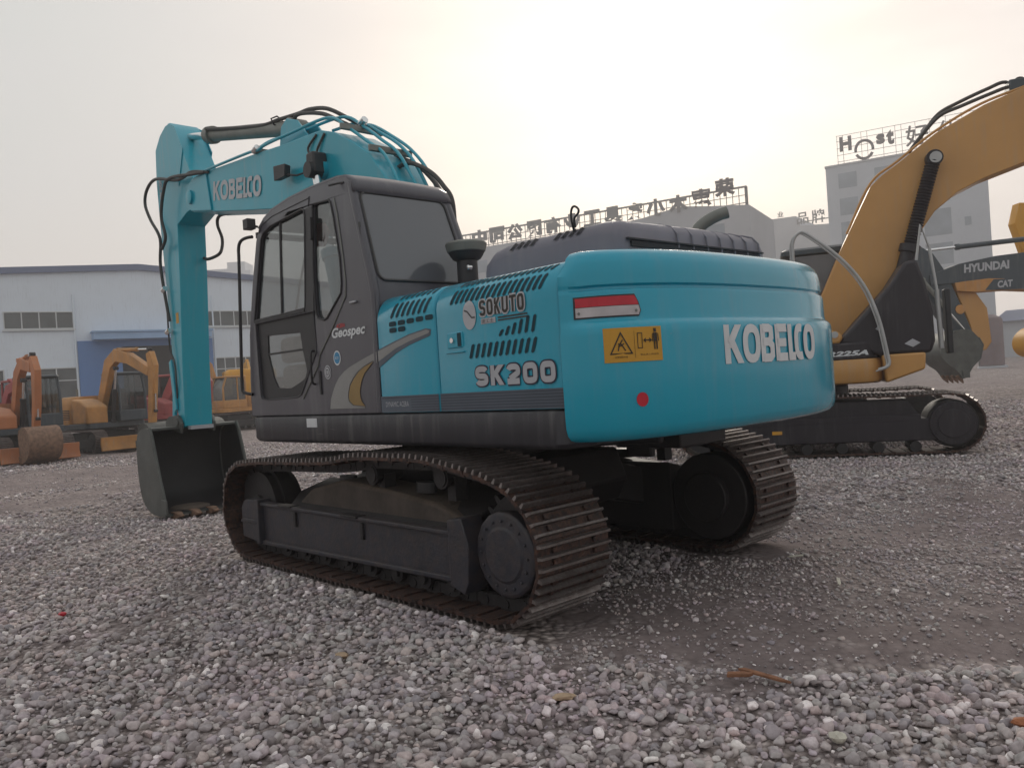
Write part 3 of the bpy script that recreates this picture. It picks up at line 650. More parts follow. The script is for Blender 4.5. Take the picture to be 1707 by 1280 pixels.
# ---------------- engine hood (grey, moulded) and what stands on it
hd = MB()
HP = [(0.885, 2.10), (0.880, 2.27), (0.868, 2.315), (0.835, 2.345), (0.78, 2.36), (0.0, 2.375), (-0.62, 2.36), (-0.68, 2.345), (-0.71, 2.31), (-0.72, 2.10)]
def hring(x, dz, di): return [Vector((x, y*(1-di), (z+dz*(0 if z < 2.2 else 1)))) for y, z in HP]
hd.loft([hring(-1.08, -0.16, 0.10), hring(-1.12, -0.07, 0.04), hring(-1.22, -0.02, 0.01), hring(-1.35, 0.0, 0), hring(-2.16, 0.0, 0), hring(-2.26, -0.012, 0.004), hring(-2.31, -0.035, 0.012), hring(-2.335, -0.075, 0.03), hring(-2.34, -0.20, 0.04)])
HD = hd.build('engine_hood', 'hood', K, bevel=0.0, smooth=45)
mb = MB()
for k in range(7):
    y = 0.34-k*0.16
    mb.tube([(-2.05, y, 2.376-abs(y)*0.02), (-2.22, y, 2.368), (-2.30, y, 2.340), (-2.345, y, 2.29), (-2.352, y, 2.20)], 0.0065, 6)
each(mb, 'hood_rib', 'hood', HD)
mb = MB(); mb.box(-2.352, -2.335, 0.80, -0.60, 2.185, 2.215); mb.box(-2.36, -2.34, 0.84, -0.66, 2.222, 2.232); mb.build('rear_slit', 'shadegrey', HD)
mb = MB()
for x0 in (-1.40, -1.80):
    for k in range(4 if x0 > -1.5 else 4):
        x = x0-k*0.062; w_ = 0.028
        mb.add([(x, 0.8735, 2.300), (x-w_, 0.8735, 2.300), (x-w_-0.02, 0.868, 2.318), (x-w_-0.022, 0.838, 2.3465), (x-w_-0.022, 0.76, 2.3635), (x-0.022, 0.76, 2.3635), (x-0.022, 0.838, 2.3465), (x-0.02, 0.868, 2.318)], [(0, 1, 2, 7), (7, 2, 3, 6), (6, 3, 4, 5)])
        vv = mb.v
for i, q in enumerate(mb.v): mb.v[i] = (q[0], q[1]+0.006, q[2]+0.003)
each(mb, 'hood_slot', 'shadegrey', HD, smooth=0)
mb = MB(); mb.tube(catmull([(-1.965, 0.86, 2.33), (-1.972, 0.885, 2.40), (-1.975, 0.885, 2.455), (-1.998, 0.885, 2.475), (-2.03, 0.885, 2.455), (-2.03, 0.885, 2.43), (-1.995, 0.885, 2.40), (-1.985, 0.87, 2.35)], 5), 0.007, 8)
mb.build('latch_loop', 'black', HD)
mb = MB(); mb.tube(catmull([(-1.87, -0.52, 2.30), (-1.88, -0.54, 2.42), (-1.93, -0.58, 2.50), (-2.01, -0.65, 2.555), (-2.07, -0.70, 2.575)], 6), 0.045, 20, caps=False)
mb.tube(catmull([(-2.065, -0.697, 2.573), (-2.01, -0.65, 2.552), (-1.93, -0.58, 2.498)], 6), 0.040, 20, caps=False)
mb.cyl((-1.87, -0.52, 2.365), (-1.87, -0.52, 2.39), 0.085, 24); mb.build('exhaust_pipe', 'steel', K)
mb = MB(); c = (-0.66, 0.62, 0); 
mb.lathe([(0.078, 2.06), (0.078, 2.36), (0.105, 2.375), (0.122, 2.40), (0.135, 2.425)], c, 32); PC = mb.build('air_precleaner', 'black', K)
mb = MB(); mb.lathe([(0.135, 2.425), (0.143, 2.43), (0.153, 2.465), (0.157, 2.485), (0.151, 2.497), (0.12, 2.506), (0.07, 2.512), (0.02, 2.513)], c, 36); mb.build('rain_cap', 'steel', PC)
mb = MB(); mb.lathe([(0.02, 0), (0.02, 0.03), (0.012, 0.035)], (-0.745, 0.66, 2.30), 12, (0, 1, 0)); mb.build('clamp', 'chrome', PC)
# deck between hood and cab, right-hand boxes
mb = MB(); mb.prism([(-0.50, 1.28), (-1.20, 1.28), (-1.20, 2.10), (-0.50, 2.10)], -0.78, 0.78); mb.build('engine_bay_cover', 'hood', K, bevel=0.02)
mb = MB(); mb.prism([(0.12, 1.28), (1.45, 1.28), (1.50, 1.45), (1.30, 1.78), (0.75, 1.92), (0.12, 2.0)], -1.345, -0.45); tb = mb.build('tool_box', 'teal', K, bevel=0.03)
mb = MB(); mb.tube(catmull([(1.4, -1.33, 1.75), (1.3, -1.33, 2.5), (1.2, -1.33, 2.62), (0.9, -1.33, 2.62), (0.3, -1.33, 2.6), (0.2, -1.33, 2.5), (0.2, -1.33, 1.9)], 5), 0.018, 8); mb.build('handrail', 'black', K)

# ---------------- cab
CABL = [(1.555, 1.283), (1.545, 1.60), (1.50, 2.00), (1.42, 2.45), (1.34, 2.80), (1.29, 2.90), (1.20, 2.97), (1.06, 3.02), (0.77, 3.055), (0.40, 3.065), (0.0, 3.055), (-0.12, 3.035), (-0.195, 2.985), (-0.23, 2.90), (-0.46, 2.24), (-0.490, 2.13), (-0.492, 1.283)]
DW = [(1.385, 2.105), (1.235, 2.80), (1.195, 2.845), (1.06, 2.885), (0.52, 2.918), (0.485, 2.905), (0.470, 2.86), (0.480, 2.20), (0.487, 2.125)]
DL = [(1.365, 2.085), (1.35, 1.46), (1.33, 1.43), (1.24, 1.418), (0.70, 1.428), (0.63, 1.447), (0.35, 1.77), (0.345, 1.83), (0.355, 2.09)]
SW = [(0.351, 2.905), (0.335, 2.925), (0.10, 2.905), (0.075, 2.88), (0.035, 2.77), (-0.048, 2.44), (-0.066, 2.25), (-0.055, 2.18), (0.16, 2.012), (0.20, 2.005), (0.285, 2.025), (0.315, 2.07), (0.345, 2.35)]
def inw(a, b, y):                                       # the cab leans in towards the roof
    k = max(0.0, b-2.05); s_ = 1 if y > 0.85 else -1
    return (a, y-s_*(0.055*k+0.10*max(0, b-2.88)), b)
def inwf(dy=0.0): return lambda a, b, y: inw(a, b, y)
cb_ = MB(); cb_.plate(CABL, [DW, DL, SW], 1.315, 1.352, inwf()); CAB = cb_.build('cab', 'cab', K, bevel=0.006, smooth=30)
FW = [(1.40, 1.75), (1.44, 2.20), (1.28, 2.80), (1.18, 2.87), (0.55, 2.90), (0.42, 2.86), (0.42, 1.75)]; RWn = [(0.34, 1.95), (0.34, 2.86), (0.10, 2.86), (-0.02, 2.78), (-0.16, 2.2), (-0.10, 1.95)]
m_ = MB(); m_.plate(CABL, [FW, RWn], 0.335, 0.37, inwf()); m_.build('right_wall', 'cab', CAB, smooth=30)
# roof, rear and front frames as strips between the two side walls
def strip(idx0, idx1, name, m, y0=0.345, y1=1.342, th=0.03, pts=None, sag=0.012):
    C_ = (pts or CABL)[idx0:idx1+1]; rings = []
    for (a, b) in C_:
        row = []
        for t in (0, 0.06, 0.25, 0.5, 0.75, 0.94, 1.0):
            y = y0+(y1-y0)*t; q = inw(a, b, 1.352 if t > 0.5 else 0.335); yy = inw(a, b, 0.335)[1]*(1-t)+inw(a, b, 1.352)[1]*t
            row.append(Vector((a, yy, b+(sag*4*t*(1-t) if b > 2.9 else 0))))
        rings.append(row)
    mb = MB(); n = 7; vs = [q for r_ in rings for q in r_]; fs = [(i*n+j, i*n+j+1, (i+1)*n+j+1, (i+1)*n+j) for i in range(len(rings)-1) for j in range(n-1)]
    mb.add(vs, fs); o = mb.build(name, m, CAB, smooth=50)
    s_ = o.modifiers.new('thick', 'SOLIDIFY'); s_.thickness = th; s_.offset = 0
    return o
strip(5, 13, 'cab_roof', 'cab')
# rear wall with its window
def rearpt(t, z, off=0.0):
    x = np.interp(z, [1.283, 2.13, 2.24, 2.90, 2.985], [-0.492, -0.490, -0.46, -0.23, -0.195])
    ya, yb = inw(0, z, 0.335)[1], inw(0, z, 1.352)[1]
    return Vector((x-off, yb+(ya-yb)*t, z))
OUT = [(0, 1.283), (0, 2.13), (0, 2.24), (0, 2.90), (0, 2.985), (1, 2.985), (1, 2.90), (1, 2.24), (1, 2.13), (1, 1.283)]
def rr2(a0, a1, b0, b1, ra, rb, n=4, k=0.0):
    o = []
    for ca, cb2, s0 in ((a1-ra, b1-rb, 0), (a0+ra, b1-rb, 90), (a0+ra, b0+rb, 180), (a1-ra, b0+rb, 270)):
        for i in range(n+1): A = R(s0+90*i/n); o.append((ca+ra*math.cos(A), cb2+rb*math.sin(A)))
    return o
WIN = rr2(0.062, 0.905, 2.225, 2.905, 0.06, 0.06)
m_ = MB(); m_.plate(OUT, [WIN], 0.0, 0.03, lambda a, b, y: rearpt(a, b, -y)); m_.build('rear_wall', 'cab', CAB, smooth=40, bevel=0.006)
m_ = MB(); c = [rearpt(a, b, 0.004) for a, b in WIN]; m_.tube(c+[c[0]], 0.011, 6); m_.build('window_seal', 'black', CAB)
m_ = MB(); m_.plate(rr2(0.066, 0.901, 2.229, 2.901, 0.056, 0.056), [], 0.002, 0.008, lambda a, b, y: rearpt(a, b, y-0.006)); m_.build('rear_window', 'glassdark', CAB, smooth=0)
# corner posts rounded (rear-left and rear-right, front)
for tt in (0, 1):
    m_ = MB(); P_ = [rearpt(tt, z) for z in (1.29, 1.7, 2.13, 2.24, 2.5, 2.90, 2.975)]
    m_.tube([q+Vector((0.030, -0.030 if tt == 0 else 0.030, 0)) for q in P_], 0.036, 14); m_.build('corner_post', 'cab', CAB)
FRN = [(1.545, 1.60), (1.50, 2.00), (1.42, 2.45), (1.34, 2.80), (1.29, 2.90)]
for yy in (1, -1):
    m_ = MB(); m_.tube([Vector(inw(a-0.035, b, 1.318 if yy > 0 else 0.37)) for a, b in [(1.555, 1.29)]+FRN], 0.034, 12); m_.build('front_post', 'cab', CAB)
m_ = MB(); m_.add([inw(a, b, y) for a, b in FRN for y in (0.36, 1.33)], [(2*k, 2*k+1, 2*k+3, 2*k+2) for k in range(4)]); m_.build('windshield', 'glass', CAB, smooth=60)
m_ = MB(); m_.box(1.50, 1.55, 0.36, 1.33, 1.285, 1.62); m_.build('front_sill', 'cab', CAB, bevel=0.01)
m_ = MB(); m_.box(1.33, 1.36, 0.40, 1.3, 2.83, 2.88); m_.tube([(1.37, 0.8, 2.80), (1.47, 0.85, 2.45), (1.52, 0.9, 2.1)], 0.012, 6); m_.build('wiper', 'black', CAB)
# side glazing
def pane(pts, y, name, m='glass'):
    m_ = MB(); m_.plate(pts, [], y, y+0.004, inwf()); return m_.build(name, m, CAB, smooth=0)
pane(DW, 1.330, 'door_window'); pane(SW, 1.330, 'quarter_window'); pane(FW, 0.35, 'right_window'); pane(RWn, 0.35, 'right_window')
def seal(pts, name, m='black', r=0.009, y=1.354):
    m_ = MB(); c = [Vector(inw(a, b, y)) for a, b in pts]; m_.tube(c+[c[0]], r, 6); return m_.build(name, m, CAB)
seal(DW, 'window_seal'); seal(SW, 'window_seal'); seal(DL, 'window_seal', 'skirt', 0.006)
m_ = MB(); m_.tube([Vector(inw(a, b, 1.338)) for a, b in [(0.92, 2.905), (0.905, 2.11)]], 0.011, 8); m_.build('sliding_window_bar', 'black', CAB)
m_ = MB(); m_.plate([(1.375, 2.12), (1.385, 2.09), (0.50, 2.10), (0.49, 2.13)], [], 1.33, 1.36, inwf()); m_.plate([(0.47, 2.91), (0.49, 2.10), (0.35, 2.09), (0.345, 2.35), (0.352, 2.91)], [], 1.322, 1.357, inwf()); m_.build('door_pillar', 'black', CAB)
# lower door: black frame around an inner pane
PN2 = [(1.19, 1.965), (0.625, 1.945), (0.60, 1.80), (0.555, 1.63), (0.60, 1.57), (0.84, 1.505), (1.06, 1.515), (1.13, 1.60), (1.20, 1.80)]
m_ = MB(); m_.plate(DL, [PN2], 1.318, 1.334); m_.build('door_panel', 'black', CAB, smooth=0, bevel=0.003)
m_ = MB(); m_.plate(PN2, [], 1.322, 1.326); m_.build('lower_door_glass', 'glass', CAB, smooth=0)
m_ = MB(); m_.box(1.19, 0.60, 1.326, 1.336, 1.80, 1.815); m_.build('door_bar', 'black', CAB)
for a0 in ([(0.022, 2.90), (-0.023, 2.775), (-0.095, 2.44), (-0.125, 2.25), (-0.12, 2.15), (0.087, 1.927), (0.294, 1.745), (0.335, 1.66), (0.60, 1.415)],):
    m_ = MB(); m_.tube([Vector(inw(a, b, 1.356)) for a, b in a0], 0.0055, 6); m_.build('door_edge_trim', 'steel', CAB)
m_ = MB(); m_.tube([Vector(inw(a, b, 1.354)) for a, b in [(0.418, 3.0), (0.418, 2.92)]], 0.005, 6); m_.tube([Vector(inw(a, b, 1.352)) for a, b in [(1.28, 2.86), (1.22, 2.925), (1.05, 2.965), (0.42, 2.99)]], 0.005, 6); m_.build('door_gap', 'black', CAB)
m_ = MB(); m_.plate([(0.350, 2.82), (0.346, 2.64), (0.326, 2.64), (0.33, 2.82)], [], 1.358, 1.385, inwf()); m_.build('hinge', 'black', CAB, bevel=0.006)
m_ = MB(); m_.plate([(-0.305, 2.66), (-0.33, 2.50), (-0.345, 2.50), (-0.32, 2.66)], [], 1.345, 1.3545, inwf()); m_.build('post_slot', 'black', CAB)
m_ = MB(); m_.tube([Vector((0.0, 1.36, 2.985)), Vector((-0.05, 1.30, 3.0)), Vector((-0.10, 1.29, 2.995))], 0.008, 6); m_.build('rain_gutter_clip', 'black', CAB)
m_ = MB(); m_.box(-0.19, -0.27, 1.353, 1.37, 2.085, 2.10); m_.build('door_handle', 'silver', CAB, bevel=0.004)
m_ = MB(); m_.tube(catmull([(0.39, 1.35, 1.78), (0.385, 1.385, 1.76), (0.39, 1.385, 1.55), (0.40, 1.35, 1.52)], 4), 0.009, 6); m_.build('door_pull', 'black', CAB)
m_ = MB(); m_.box(0.30, 0.325, 1.356, 1.362, 1.44, 1.62); m_.build('post_slot', 'black', CAB)
# mirror block, handrail outside the door
m_ = MB(); m_.box(1.30, 1.39, 1.32, 1.40, 2.90, 2.99); m_.tube([(1.30, 1.30, 2.92), (1.34, 1.36, 2.94)], 0.012, 6); m_.build('side_mirror', 'black', CAB, bevel=0.01)
m_ = MB(); m_.tube(catmull([(1.30, 1.36, 2.83), (1.36, 1.385, 2.83), (1.44, 1.40, 2.815), (1.485, 1.405, 2.76), (1.50, 1.405, 2.60), (1.585, 1.405, 1.75), (1.60, 1.405, 1.55), (1.585, 1.40, 1.50), (1.50, 1.36, 1.475)], 5), 0.014, 10); m_.build('handrail', 'black', CAB)
# decals on the cab side
def cabfn(x0, z0, off=0.0035, rot=0.0):
    c, s_ = math.cos(R(rot)), math.sin(R(rot))
    return lambda u, v: Vector((x0-(u*c-v*s_), 1.352+off, z0+u*s_+v*c))
letters('model_series_lettering', 'Geospec', 0.46, 0.098, cabfn(0.10, 1.832, 0.0035, 0), 'white', CAB, 0.03, 0.25)
letters('series_tag', 'ACERA', 0.12, 0.030, cabfn(0.03, 1.925, 0.0045, 0), 'redmatte', CAB, 0.02, 0.3)
def disc(x, z, r, m, off, name, n=28):
    m_ = MB(); m_.add([(x+r*0.92*math.cos(2*math.pi*k/n), 1.352+off, z+r*math.sin(2*math.pi*k/n)) for k in range(n)], [tuple(range(n))[::-1]]); return m_.build(name, m, CAB, smooth=0)
M['blue'] = mat('blue_vinyl', (0.02, 0.22, 0.42), 0.4, 0, 0.05, 5)
d1 = disc(0.048, 1.705, 0.056, 'white', 0.003, 'round_sticker'); disc(0.048, 1.705, 0.044, 'blue', 0.0045, 'sticker_centre'); letters('sticker_lettering', 'ECO', 0.05, 0.018, cabfn(0.073, 1.696, 0.006), 'white', CAB, 0.01)
disc(0.198, 1.605, 0.054, 'silver', 0.003, 'round_sticker'); disc(0.198, 1.605, 0.044, 'skirt', 0.0045, 'sticker_ring'); disc(0.198, 1.605, 0.038, 'silver', 0.006, 'sticker_centre')
ribbons('sticker_figure', [[(0.0, 0.0), (0.0, 0.035), (0.028, 0.035), (0.028, 0.0), (0.0, 0.0)]], 0.006, cabfn(0.212, 1.588, 0.0075), 'skirt', CAB)
def poly_on_cab(pts, name, m, off):
    tri = tessellate_polygon([[Vector((a, b, 0)) for a, b in pts]]); return MB().add([(a, 1.352+off, b) for a, b in pts], [tuple(t) for t in tri]).build(name, m, CAB, smooth=0)
poly_on_cab([(0.195, 1.324), (0.175, 1.40), (0.141, 1.452), (0.095, 1.51), (0.041, 1.556), (-0.04, 1.60), (-0.122, 1.629), (-0.299, 1.674), (-0.445, 1.707), (-0.485, 1.715), (-0.485, 1.635), (-0.429, 1.655), (-0.315, 1.625), (-0.23, 1.592), (-0.158, 1.547), (-0.105, 1.50), (-0.082, 1.451), (-0.070, 1.41), (-0.079, 1.376), (-0.133, 1.344), (-0.291, 1.330), (-0.291, 1.324)], 'swoosh_decal', 'swoosh', 0.003)
poly_on_cab([(-0.435, 1.648), (-0.315, 1.618), (-0.24, 1.588), (-0.168, 1.540), (-0.113, 1.49), (-0.092, 1.445), (-0.082, 1.41), (-0.089, 1.38), (-0.139, 1.349), (-0.300, 1.336), (-0.255, 1.37), (-0.241, 1.40), (-0.238, 1.44), (-0.246, 1.47), (-0.27, 1.52), (-0.31, 1.57), (-0.36, 1.60)], 'swoosh_gold', 'gold', 0.0045)
# inside the cab
m_ = MB(); m_.box(-0.45, 1.50, 0.38, 1.31, 1.285, 1.33); m_.box(-0.44, -0.18, 0.40, 1.30, 1.33, 2.02); m_.build('cab_floor', 'skirt', CAB)
m_ = MB(); m_.box(0.05, 0.60, 0.60, 1.08, 1.55, 1.74); m_.prism([(0.12, 1.70), (-0.02, 1.72), (-0.16, 2.42), (-0.06, 2.46), (0.02, 2.40)], 0.62, 1.06); m_.prism([(-0.05, 2.46), (-0.15, 2.44), (-0.18, 2.66), (-0.10, 2.68)], 0.72, 0.96); m_.box(0.10, 0.55, 0.7, 1.0, 1.33, 1.55); m_.build('seat', 'seat', CAB, bevel=0.03)
m_ = MB(); m_.box(0.10, 0.70, 0.44, 0.56, 1.33, 1.90); m_.box(0.10, 0.70, 1.14, 1.24, 1.60, 1.88); m_.box(1.25, 1.42, 0.42, 0.75, 1.33, 2.05); m_.tube([(0.62, 0.50, 1.9), (0.66, 0.50, 2.12)], 0.016, 8); m_.tube([(0.62, 1.19, 1.88), (0.66, 1.19, 2.10)], 0.016, 8); m_.tube([(1.05, 0.75, 1.33), (0.98, 0.75, 2.05)], 0.013, 8); m_.tube([(1.05, 0.95, 1.33), (0.98, 0.95, 2.05)], 0.013, 8); m_.build('console', 'black', CAB, bevel=0.012)
m_ = MB(); m_.box(0.62, 1.15, 1.15, 1.26, 1.72, 1.94); m_.box(0.66, 1.12, 1.10, 1.27, 1.36, 1.70); m_.build('khaki_seat_side', 'khaki', CAB, bevel=0.05, seg=3)  # khaki blocks added for the seat side and gravel seen through the door
m_ = MB(); m_.prism([(0.56, 2.81), (0.34, 2.79), (0.27, 2.71), (0.36, 2.60), (0.56, 2.63)], 1.20, 1.225); m_.build('red_object', 'redmatte', CAB, bevel=0.012)  # flat red shape put behind the quarter window

# ---------------- boom, arm, cylinders, hoses
BO = [(5.44, 4.02), (5.40, 4.28), (5.24, 4.37), (5.00, 4.37), (3.95, 4.28), (3.40, 4.235), (2.76, 4.17), (1.95, 4.11), (1.69, 4.02), (1.37, 3.84), (1.10, 3.66), (0.86, 3.38), (0.50, 2.80), (0.25, 2.15), (0.06, 1.80), (0.06, 1.62), (0.20, 1.52), (0.38, 1.58), (0.62, 2.05), (1.10, 2.75), (1.60, 3.15), (2.20, 3.38), (3.22, 3.56), (3.80, 3.66), (4.73, 3.83), (5.30, 3.93)]
m_ = MB(); m_.prism(BO, -0.24, 0.24); BM = m_.build('boom', 'teal_boom', K, bevel=0.008)
m_ = MB()
for sy in (1, -1):
    m_.prism([(4.68, 3.835), (5.30, 3.945), (5.43, 4.03), (5.39, 4.27), (5.24, 4.355), (4.78, 4.345)], sy*0.24, sy*0.262)
each(m_, 'nose_plate', 'teal_boom', BM, bevel=0.006)
m_ = MB()
for sy in (1, -1): m_.lathe([(0.09, 0), (0.09, 0.03), (0.05, 0.04)], (5.30, sy*0.26, 4.13), 24, (0, sy, 0)); m_.lathe([(0.10, 0), (0.10, 0.05), (0.05, 0.06)], (1.93, sy*0.24, 3.70), 24, (0, sy, 0))
each(m_, 'boom_pin', 'teal_boom', BM)
def bfn(x0, z0, off, rot):
    c, s_ = math.cos(R(rot)), math.sin(R(rot)); return lambda u, v: Vector((x0-(u*c-v*s_), 0.24+off, z0+u*s_+v*c))
maker_logo('maker_lettering', 1.33, 0.235, bfn(4.63, 3.945, 0.004, -9.3), 'silver', BM)
# luffing cylinders both sides
for sy in (1, -1):
    ram(K, (1.42, sy*0.34, 1.55), (1.93, sy*0.34, 3.68), 0.085, 0.60, name='boom_cylinder')
m_ = MB(); m_.prism([(1.86, 3.86), (2.00, 3.86), (2.02, 3.66), (1.84, 3.64)], 0.24, 0.40); m_.build('cylinder_boss', 'black', BM, bevel=0.02)
# arm cylinder bracket
m_ = MB()
for yy in (-0.13, 0.10): m_.prism([(3.05, 4.19), (2.98, 4.44), (2.84, 4.50), (2.62, 4.42), (2.35, 4.14)], yy, yy+0.03)
each(m_, 'cylinder_bracket', 'teal_boom', BM, bevel=0.01)
E_ = Vector((6.12, 0, 5.17)); A_ = Vector((2.86, 0, 4.42)); t = (E_-A_).normalized()
m_ = MB(); m_.cyl(A_, A_+t*2.30, 0.085, 24); m_.cyl(A_+t*2.24, A_+t*2.38, 0.115, 24); m_.cyl(A_+t*2.38, A_+t*2.43, 0.07, 20); m_.cyl(A_+Vector((0, -0.1, 0)), A_+Vector((0, 0.1, 0)), 0.10, 20); AC = m_.build('arm_cylinder', 'steel', K)
m_ = MB(); m_.cyl(A_+t*2.42, E_, 0.05, 18); m_.cyl(E_+Vector((0, -0.1, 0)), E_+Vector((0, 0.1, 0)), 0.085, 18); m_.build('rod', 'chrome', AC)
AR = [(6.20, 5.32), (6.42, 5.24), (6.62, 5.08), (6.66, 4.62), (6.63, 4.06), (6.54, 3.0), (6.50, 2.04), (6.42, 1.22), (6.34, 1.06), (6.20, 1.10), (6.18, 1.25), (6.14, 2.0), (6.02, 3.2), (5.98, 3.9), (5.62, 4.0), (5.20, 4.02), (5.16, 4.22), (5.36, 4.42), (5.60, 4.80), (5.86, 5.20), (6.02, 5.32)]
m_ = MB(); m_.prism(AR, -0.195, 0.195); ARM = m_.build('arm', 'teal_boom', K, bevel=0.008)
m_ = MB()
for sy in (1, -1): m_.prism([(5.82, 4.40), (6.10, 4.55), (6.05, 5.32), (5.84, 5.22), (5.60, 4.86)], sy*0.195, sy*0.206)
each(m_, 'head_plate', 'teal_boom', ARM)
mb = MB(); mb.add([(6.16, 0.1975, 2.55), (6.26, 0.1975, 2.55), (6.26, 0.1975, 2.70), (6.16, 0.1975, 2.70)], [(0, 1, 2, 3)]); mb.build('amber_sticker', 'label', ARM, smooth=0)
letters('arm_lettering', 'SK200', 0.30, 0.10, lambda u, v: Vector((6.55-v, 0.1985, 4.35+u)), 'silver', ARM, 0.03)
ram(K, (6.66, 0, 4.75), (6.56, 0, 2.02), 0.060, 0.60, name='bucket_cylinder')
m_ = MB()
for sy in (1, -1): m_.prism([(6.48, 2.06), (6.57, 2.02), (6.48, 1.30), (6.38, 1.34)], sy*0.20, sy*0.23); m_.prism([(6.54, 2.03), (6.62, 2.0), (6.78, 1.12), (6.68, 1.12)], sy*0.12, sy*0.16)
m_.box(6.60, 6.78, -0.1, 0.1, 4.66, 4.86); each(m_, 'bucket_linkage', 'teal_boom', K, bevel=0.01)
prof = [(6.28, 1.10), (6.55, 1.10), (6.76, 1.02), (6.84, 0.80), (6.83, 0.40), (6.72, 0.10), (6.45, -0.06), (6.15, -0.09), (5.84, -0.08)]
BK = bucket(K, prof, [(5.84, -0.03), (5.92, 0.22), (6.03, 0.46), (6.22, 1.00)], 1.20, 0.03, 5)
m_ = MB(); 
for sy in (1, -1): m_.prism([(6.24, 1.00), (6.20, 1.14), (6.34, 1.26), (6.66, 1.24), (6.80, 1.16), (6.80, 1.02), (6.60, 1.06)], sy*0.21, sy*0.25)
m_.cyl((6.33, -0.27, 1.16), (6.33, 0.27, 1.16), 0.06, 16); m_.build('hanger_bracket', 'bucket', BK, bevel=0.006)
m_ = MB(); m_.box(6.10, 6.22, -0.17, 0.15, 1.05, 1.10); m_.build('wear_pad', 'silver', BK)
m_ = MB(); m_.loft([[Vector((6.24+a*0.02, y, 0.30)) for a, y in ((0, 0))]*1]) if False else m_.lathe([(0.28, 0.0), (0.26, 0.02), (0.20, 0.035), (0.1, 0.04)], (6.35, 0.15, -0.055), 20); m_.build('lit_floor_patch', 'railtop', BK)  # pale disc imitating light caught by the bucket floor
# hoses and steel pipes
HO = [('boom_pipe', 'teal_boom', 0.0165, [[(4.78, 0.26, 4.36), (3.60, 0.26, 4.28), (3.30, 0.26, 4.245), (3.14, 0.24, 4.27), (2.65, 0.20, 4.27), (1.92, 0.16, 4.24), (1.56, 0.16, 4.04), (1.26, 0.16, 3.84), (0.97, 0.17, 3.64), (0.78, 0.17, 3.36), (0.5, 0.17, 2.88)],
       [(3.4, 0.20, 4.30), (3.14, 0.16, 4.33), (2.6, 0.08, 4.30), (1.85, 0.03, 4.25), (1.5, 0.02, 4.06), (1.2, 0.02, 3.85), (0.95, 0.02, 3.66), (0.72, 0.02, 3.34), (0.45, 0.02, 2.88)],
       [(2.2, -0.06, 4.22), (1.72, -0.08, 4.17), (1.36, -0.10, 3.97), (1.05, -0.10, 3.76), (0.80, -0.10, 3.48), (0.50, -0.10, 2.95)],
       [(1.95, -0.17, 4.20), (1.66, -0.18, 4.15), (1.32, -0.19, 3.95), (1.0, -0.19, 3.72), (0.74, -0.19, 3.42), (0.46, -0.19, 2.9)]]),
      ('hydraulic_hose', 'hose', 0.022, [
       [(5.05, 0.10, 4.99), (4.6, 0.09, 4.87), (3.58, 0.07, 4.63), (3.18, 0.05, 4.59), (2.73, 0.05, 4.53), (2.45, 0.05, 4.50), (2.09, 0.05, 4.40), (1.80, 0.0, 4.23), (1.58, -0.06, 4.08)],
       [(2.80, 0.06, 4.42), (2.74, 0.07, 4.50), (2.55, 0.08, 4.48), (2.15, 0.08, 4.36), (1.88, 0.07, 4.22), (1.66, 0.02, 4.09)],
       [(4.78, 0.27, 4.34), (5.15, 0.29, 4.42), (5.6, 0.30, 4.42), (6.43, 0.28, 4.62), (6.80, 0.28, 4.56), (6.93, 0.28, 4.37), (6.76, 0.28, 4.11), (6.50, 0.28, 3.87), (6.45, 0.27, 3.72), (6.54, 0.26, 3.44), (6.50, 0.25, 3.08), (6.42, 0.23, 2.6)],
       [(4.70, 0.25, 4.33), (5.1, 0.31, 4.38), (5.83, 0.32, 4.49), (6.06, 0.32, 4.38), (6.22, 0.32, 4.05), (6.14, 0.31, 3.75), (6.38, 0.28, 3.62)],
       [(4.9, -0.10, 3.88), (5.45, -0.18, 3.95), (5.6, -0.21, 3.86), (5.62, -0.27, 3.69), (5.62, -0.26, 3.55), (5.60, -0.20, 3.45), (5.85, -0.16, 3.42), (6.02, -0.16, 3.46)],
       [(1.06, -0.02, 3.46), (1.01, -0.02, 3.54), (0.83, -0.02, 3.54), (0.65, -0.02, 3.46), (0.48, -0.02, 3.35), (0.36, -0.03, 3.22), (0.28, -0.05, 3.08), (0.30, -0.08, 2.8)],
       [(1.16, -0.10, 3.70), (0.87, -0.12, 3.55), (0.68, -0.12, 3.40), (0.53, -0.12, 3.23), (0.42, -0.12, 3.0)]]),
      ('hydraulic_hose', 'hose', 0.012, [
       [(2.02, 0.25, 4.08), (2.18, 0.262, 3.98), (2.12, 0.262, 3.88), (1.98, 0.29, 3.80)],
       [(1.86, 0.25, 4.05), (2.0, 0.262, 3.92), (1.98, 0.27, 3.85), (1.92, 0.29, 3.78)],
       [(6.45, 0.24, 2.9), (6.46, 0.24, 2.5), (6.44, 0.24, 2.2), (6.36, 0.22, 2.0), (6.34, 0.22, 1.7), (6.40, 0.2, 1.5)]])]
for nm, mm, r_, paths in HO:
    for P_ in paths:
        m_ = MB(); m_.tube(catmull(P_, 6), r_, 9); m_.build(nm, mm, BM)
m_ = MB()
for x, z in ((3.35, 4.25), (1.52, 4.03), (1.05, 3.70), (0.72, 3.28)): m_.box(x-0.02, x+0.02, -0.21, 0.27, z-0.03, z+0.03)
each(m_, 'pipe_clamp', 'steel', BM, bevel=0.006)
m_ = MB()
for x, y, z in ((3.35, 0.26, 4.26), (1.50, 0.02, 4.10), (1.62, -0.05, 4.12), (6.46, 0.26, 3.05), (6.44, 0.25, 2.45)): m_.cyl((x-0.04, y, z+0.02), (x+0.05, y, z-0.01), 0.036, 8)
each(m_, 'hose_fitting', 'chrome', BM)
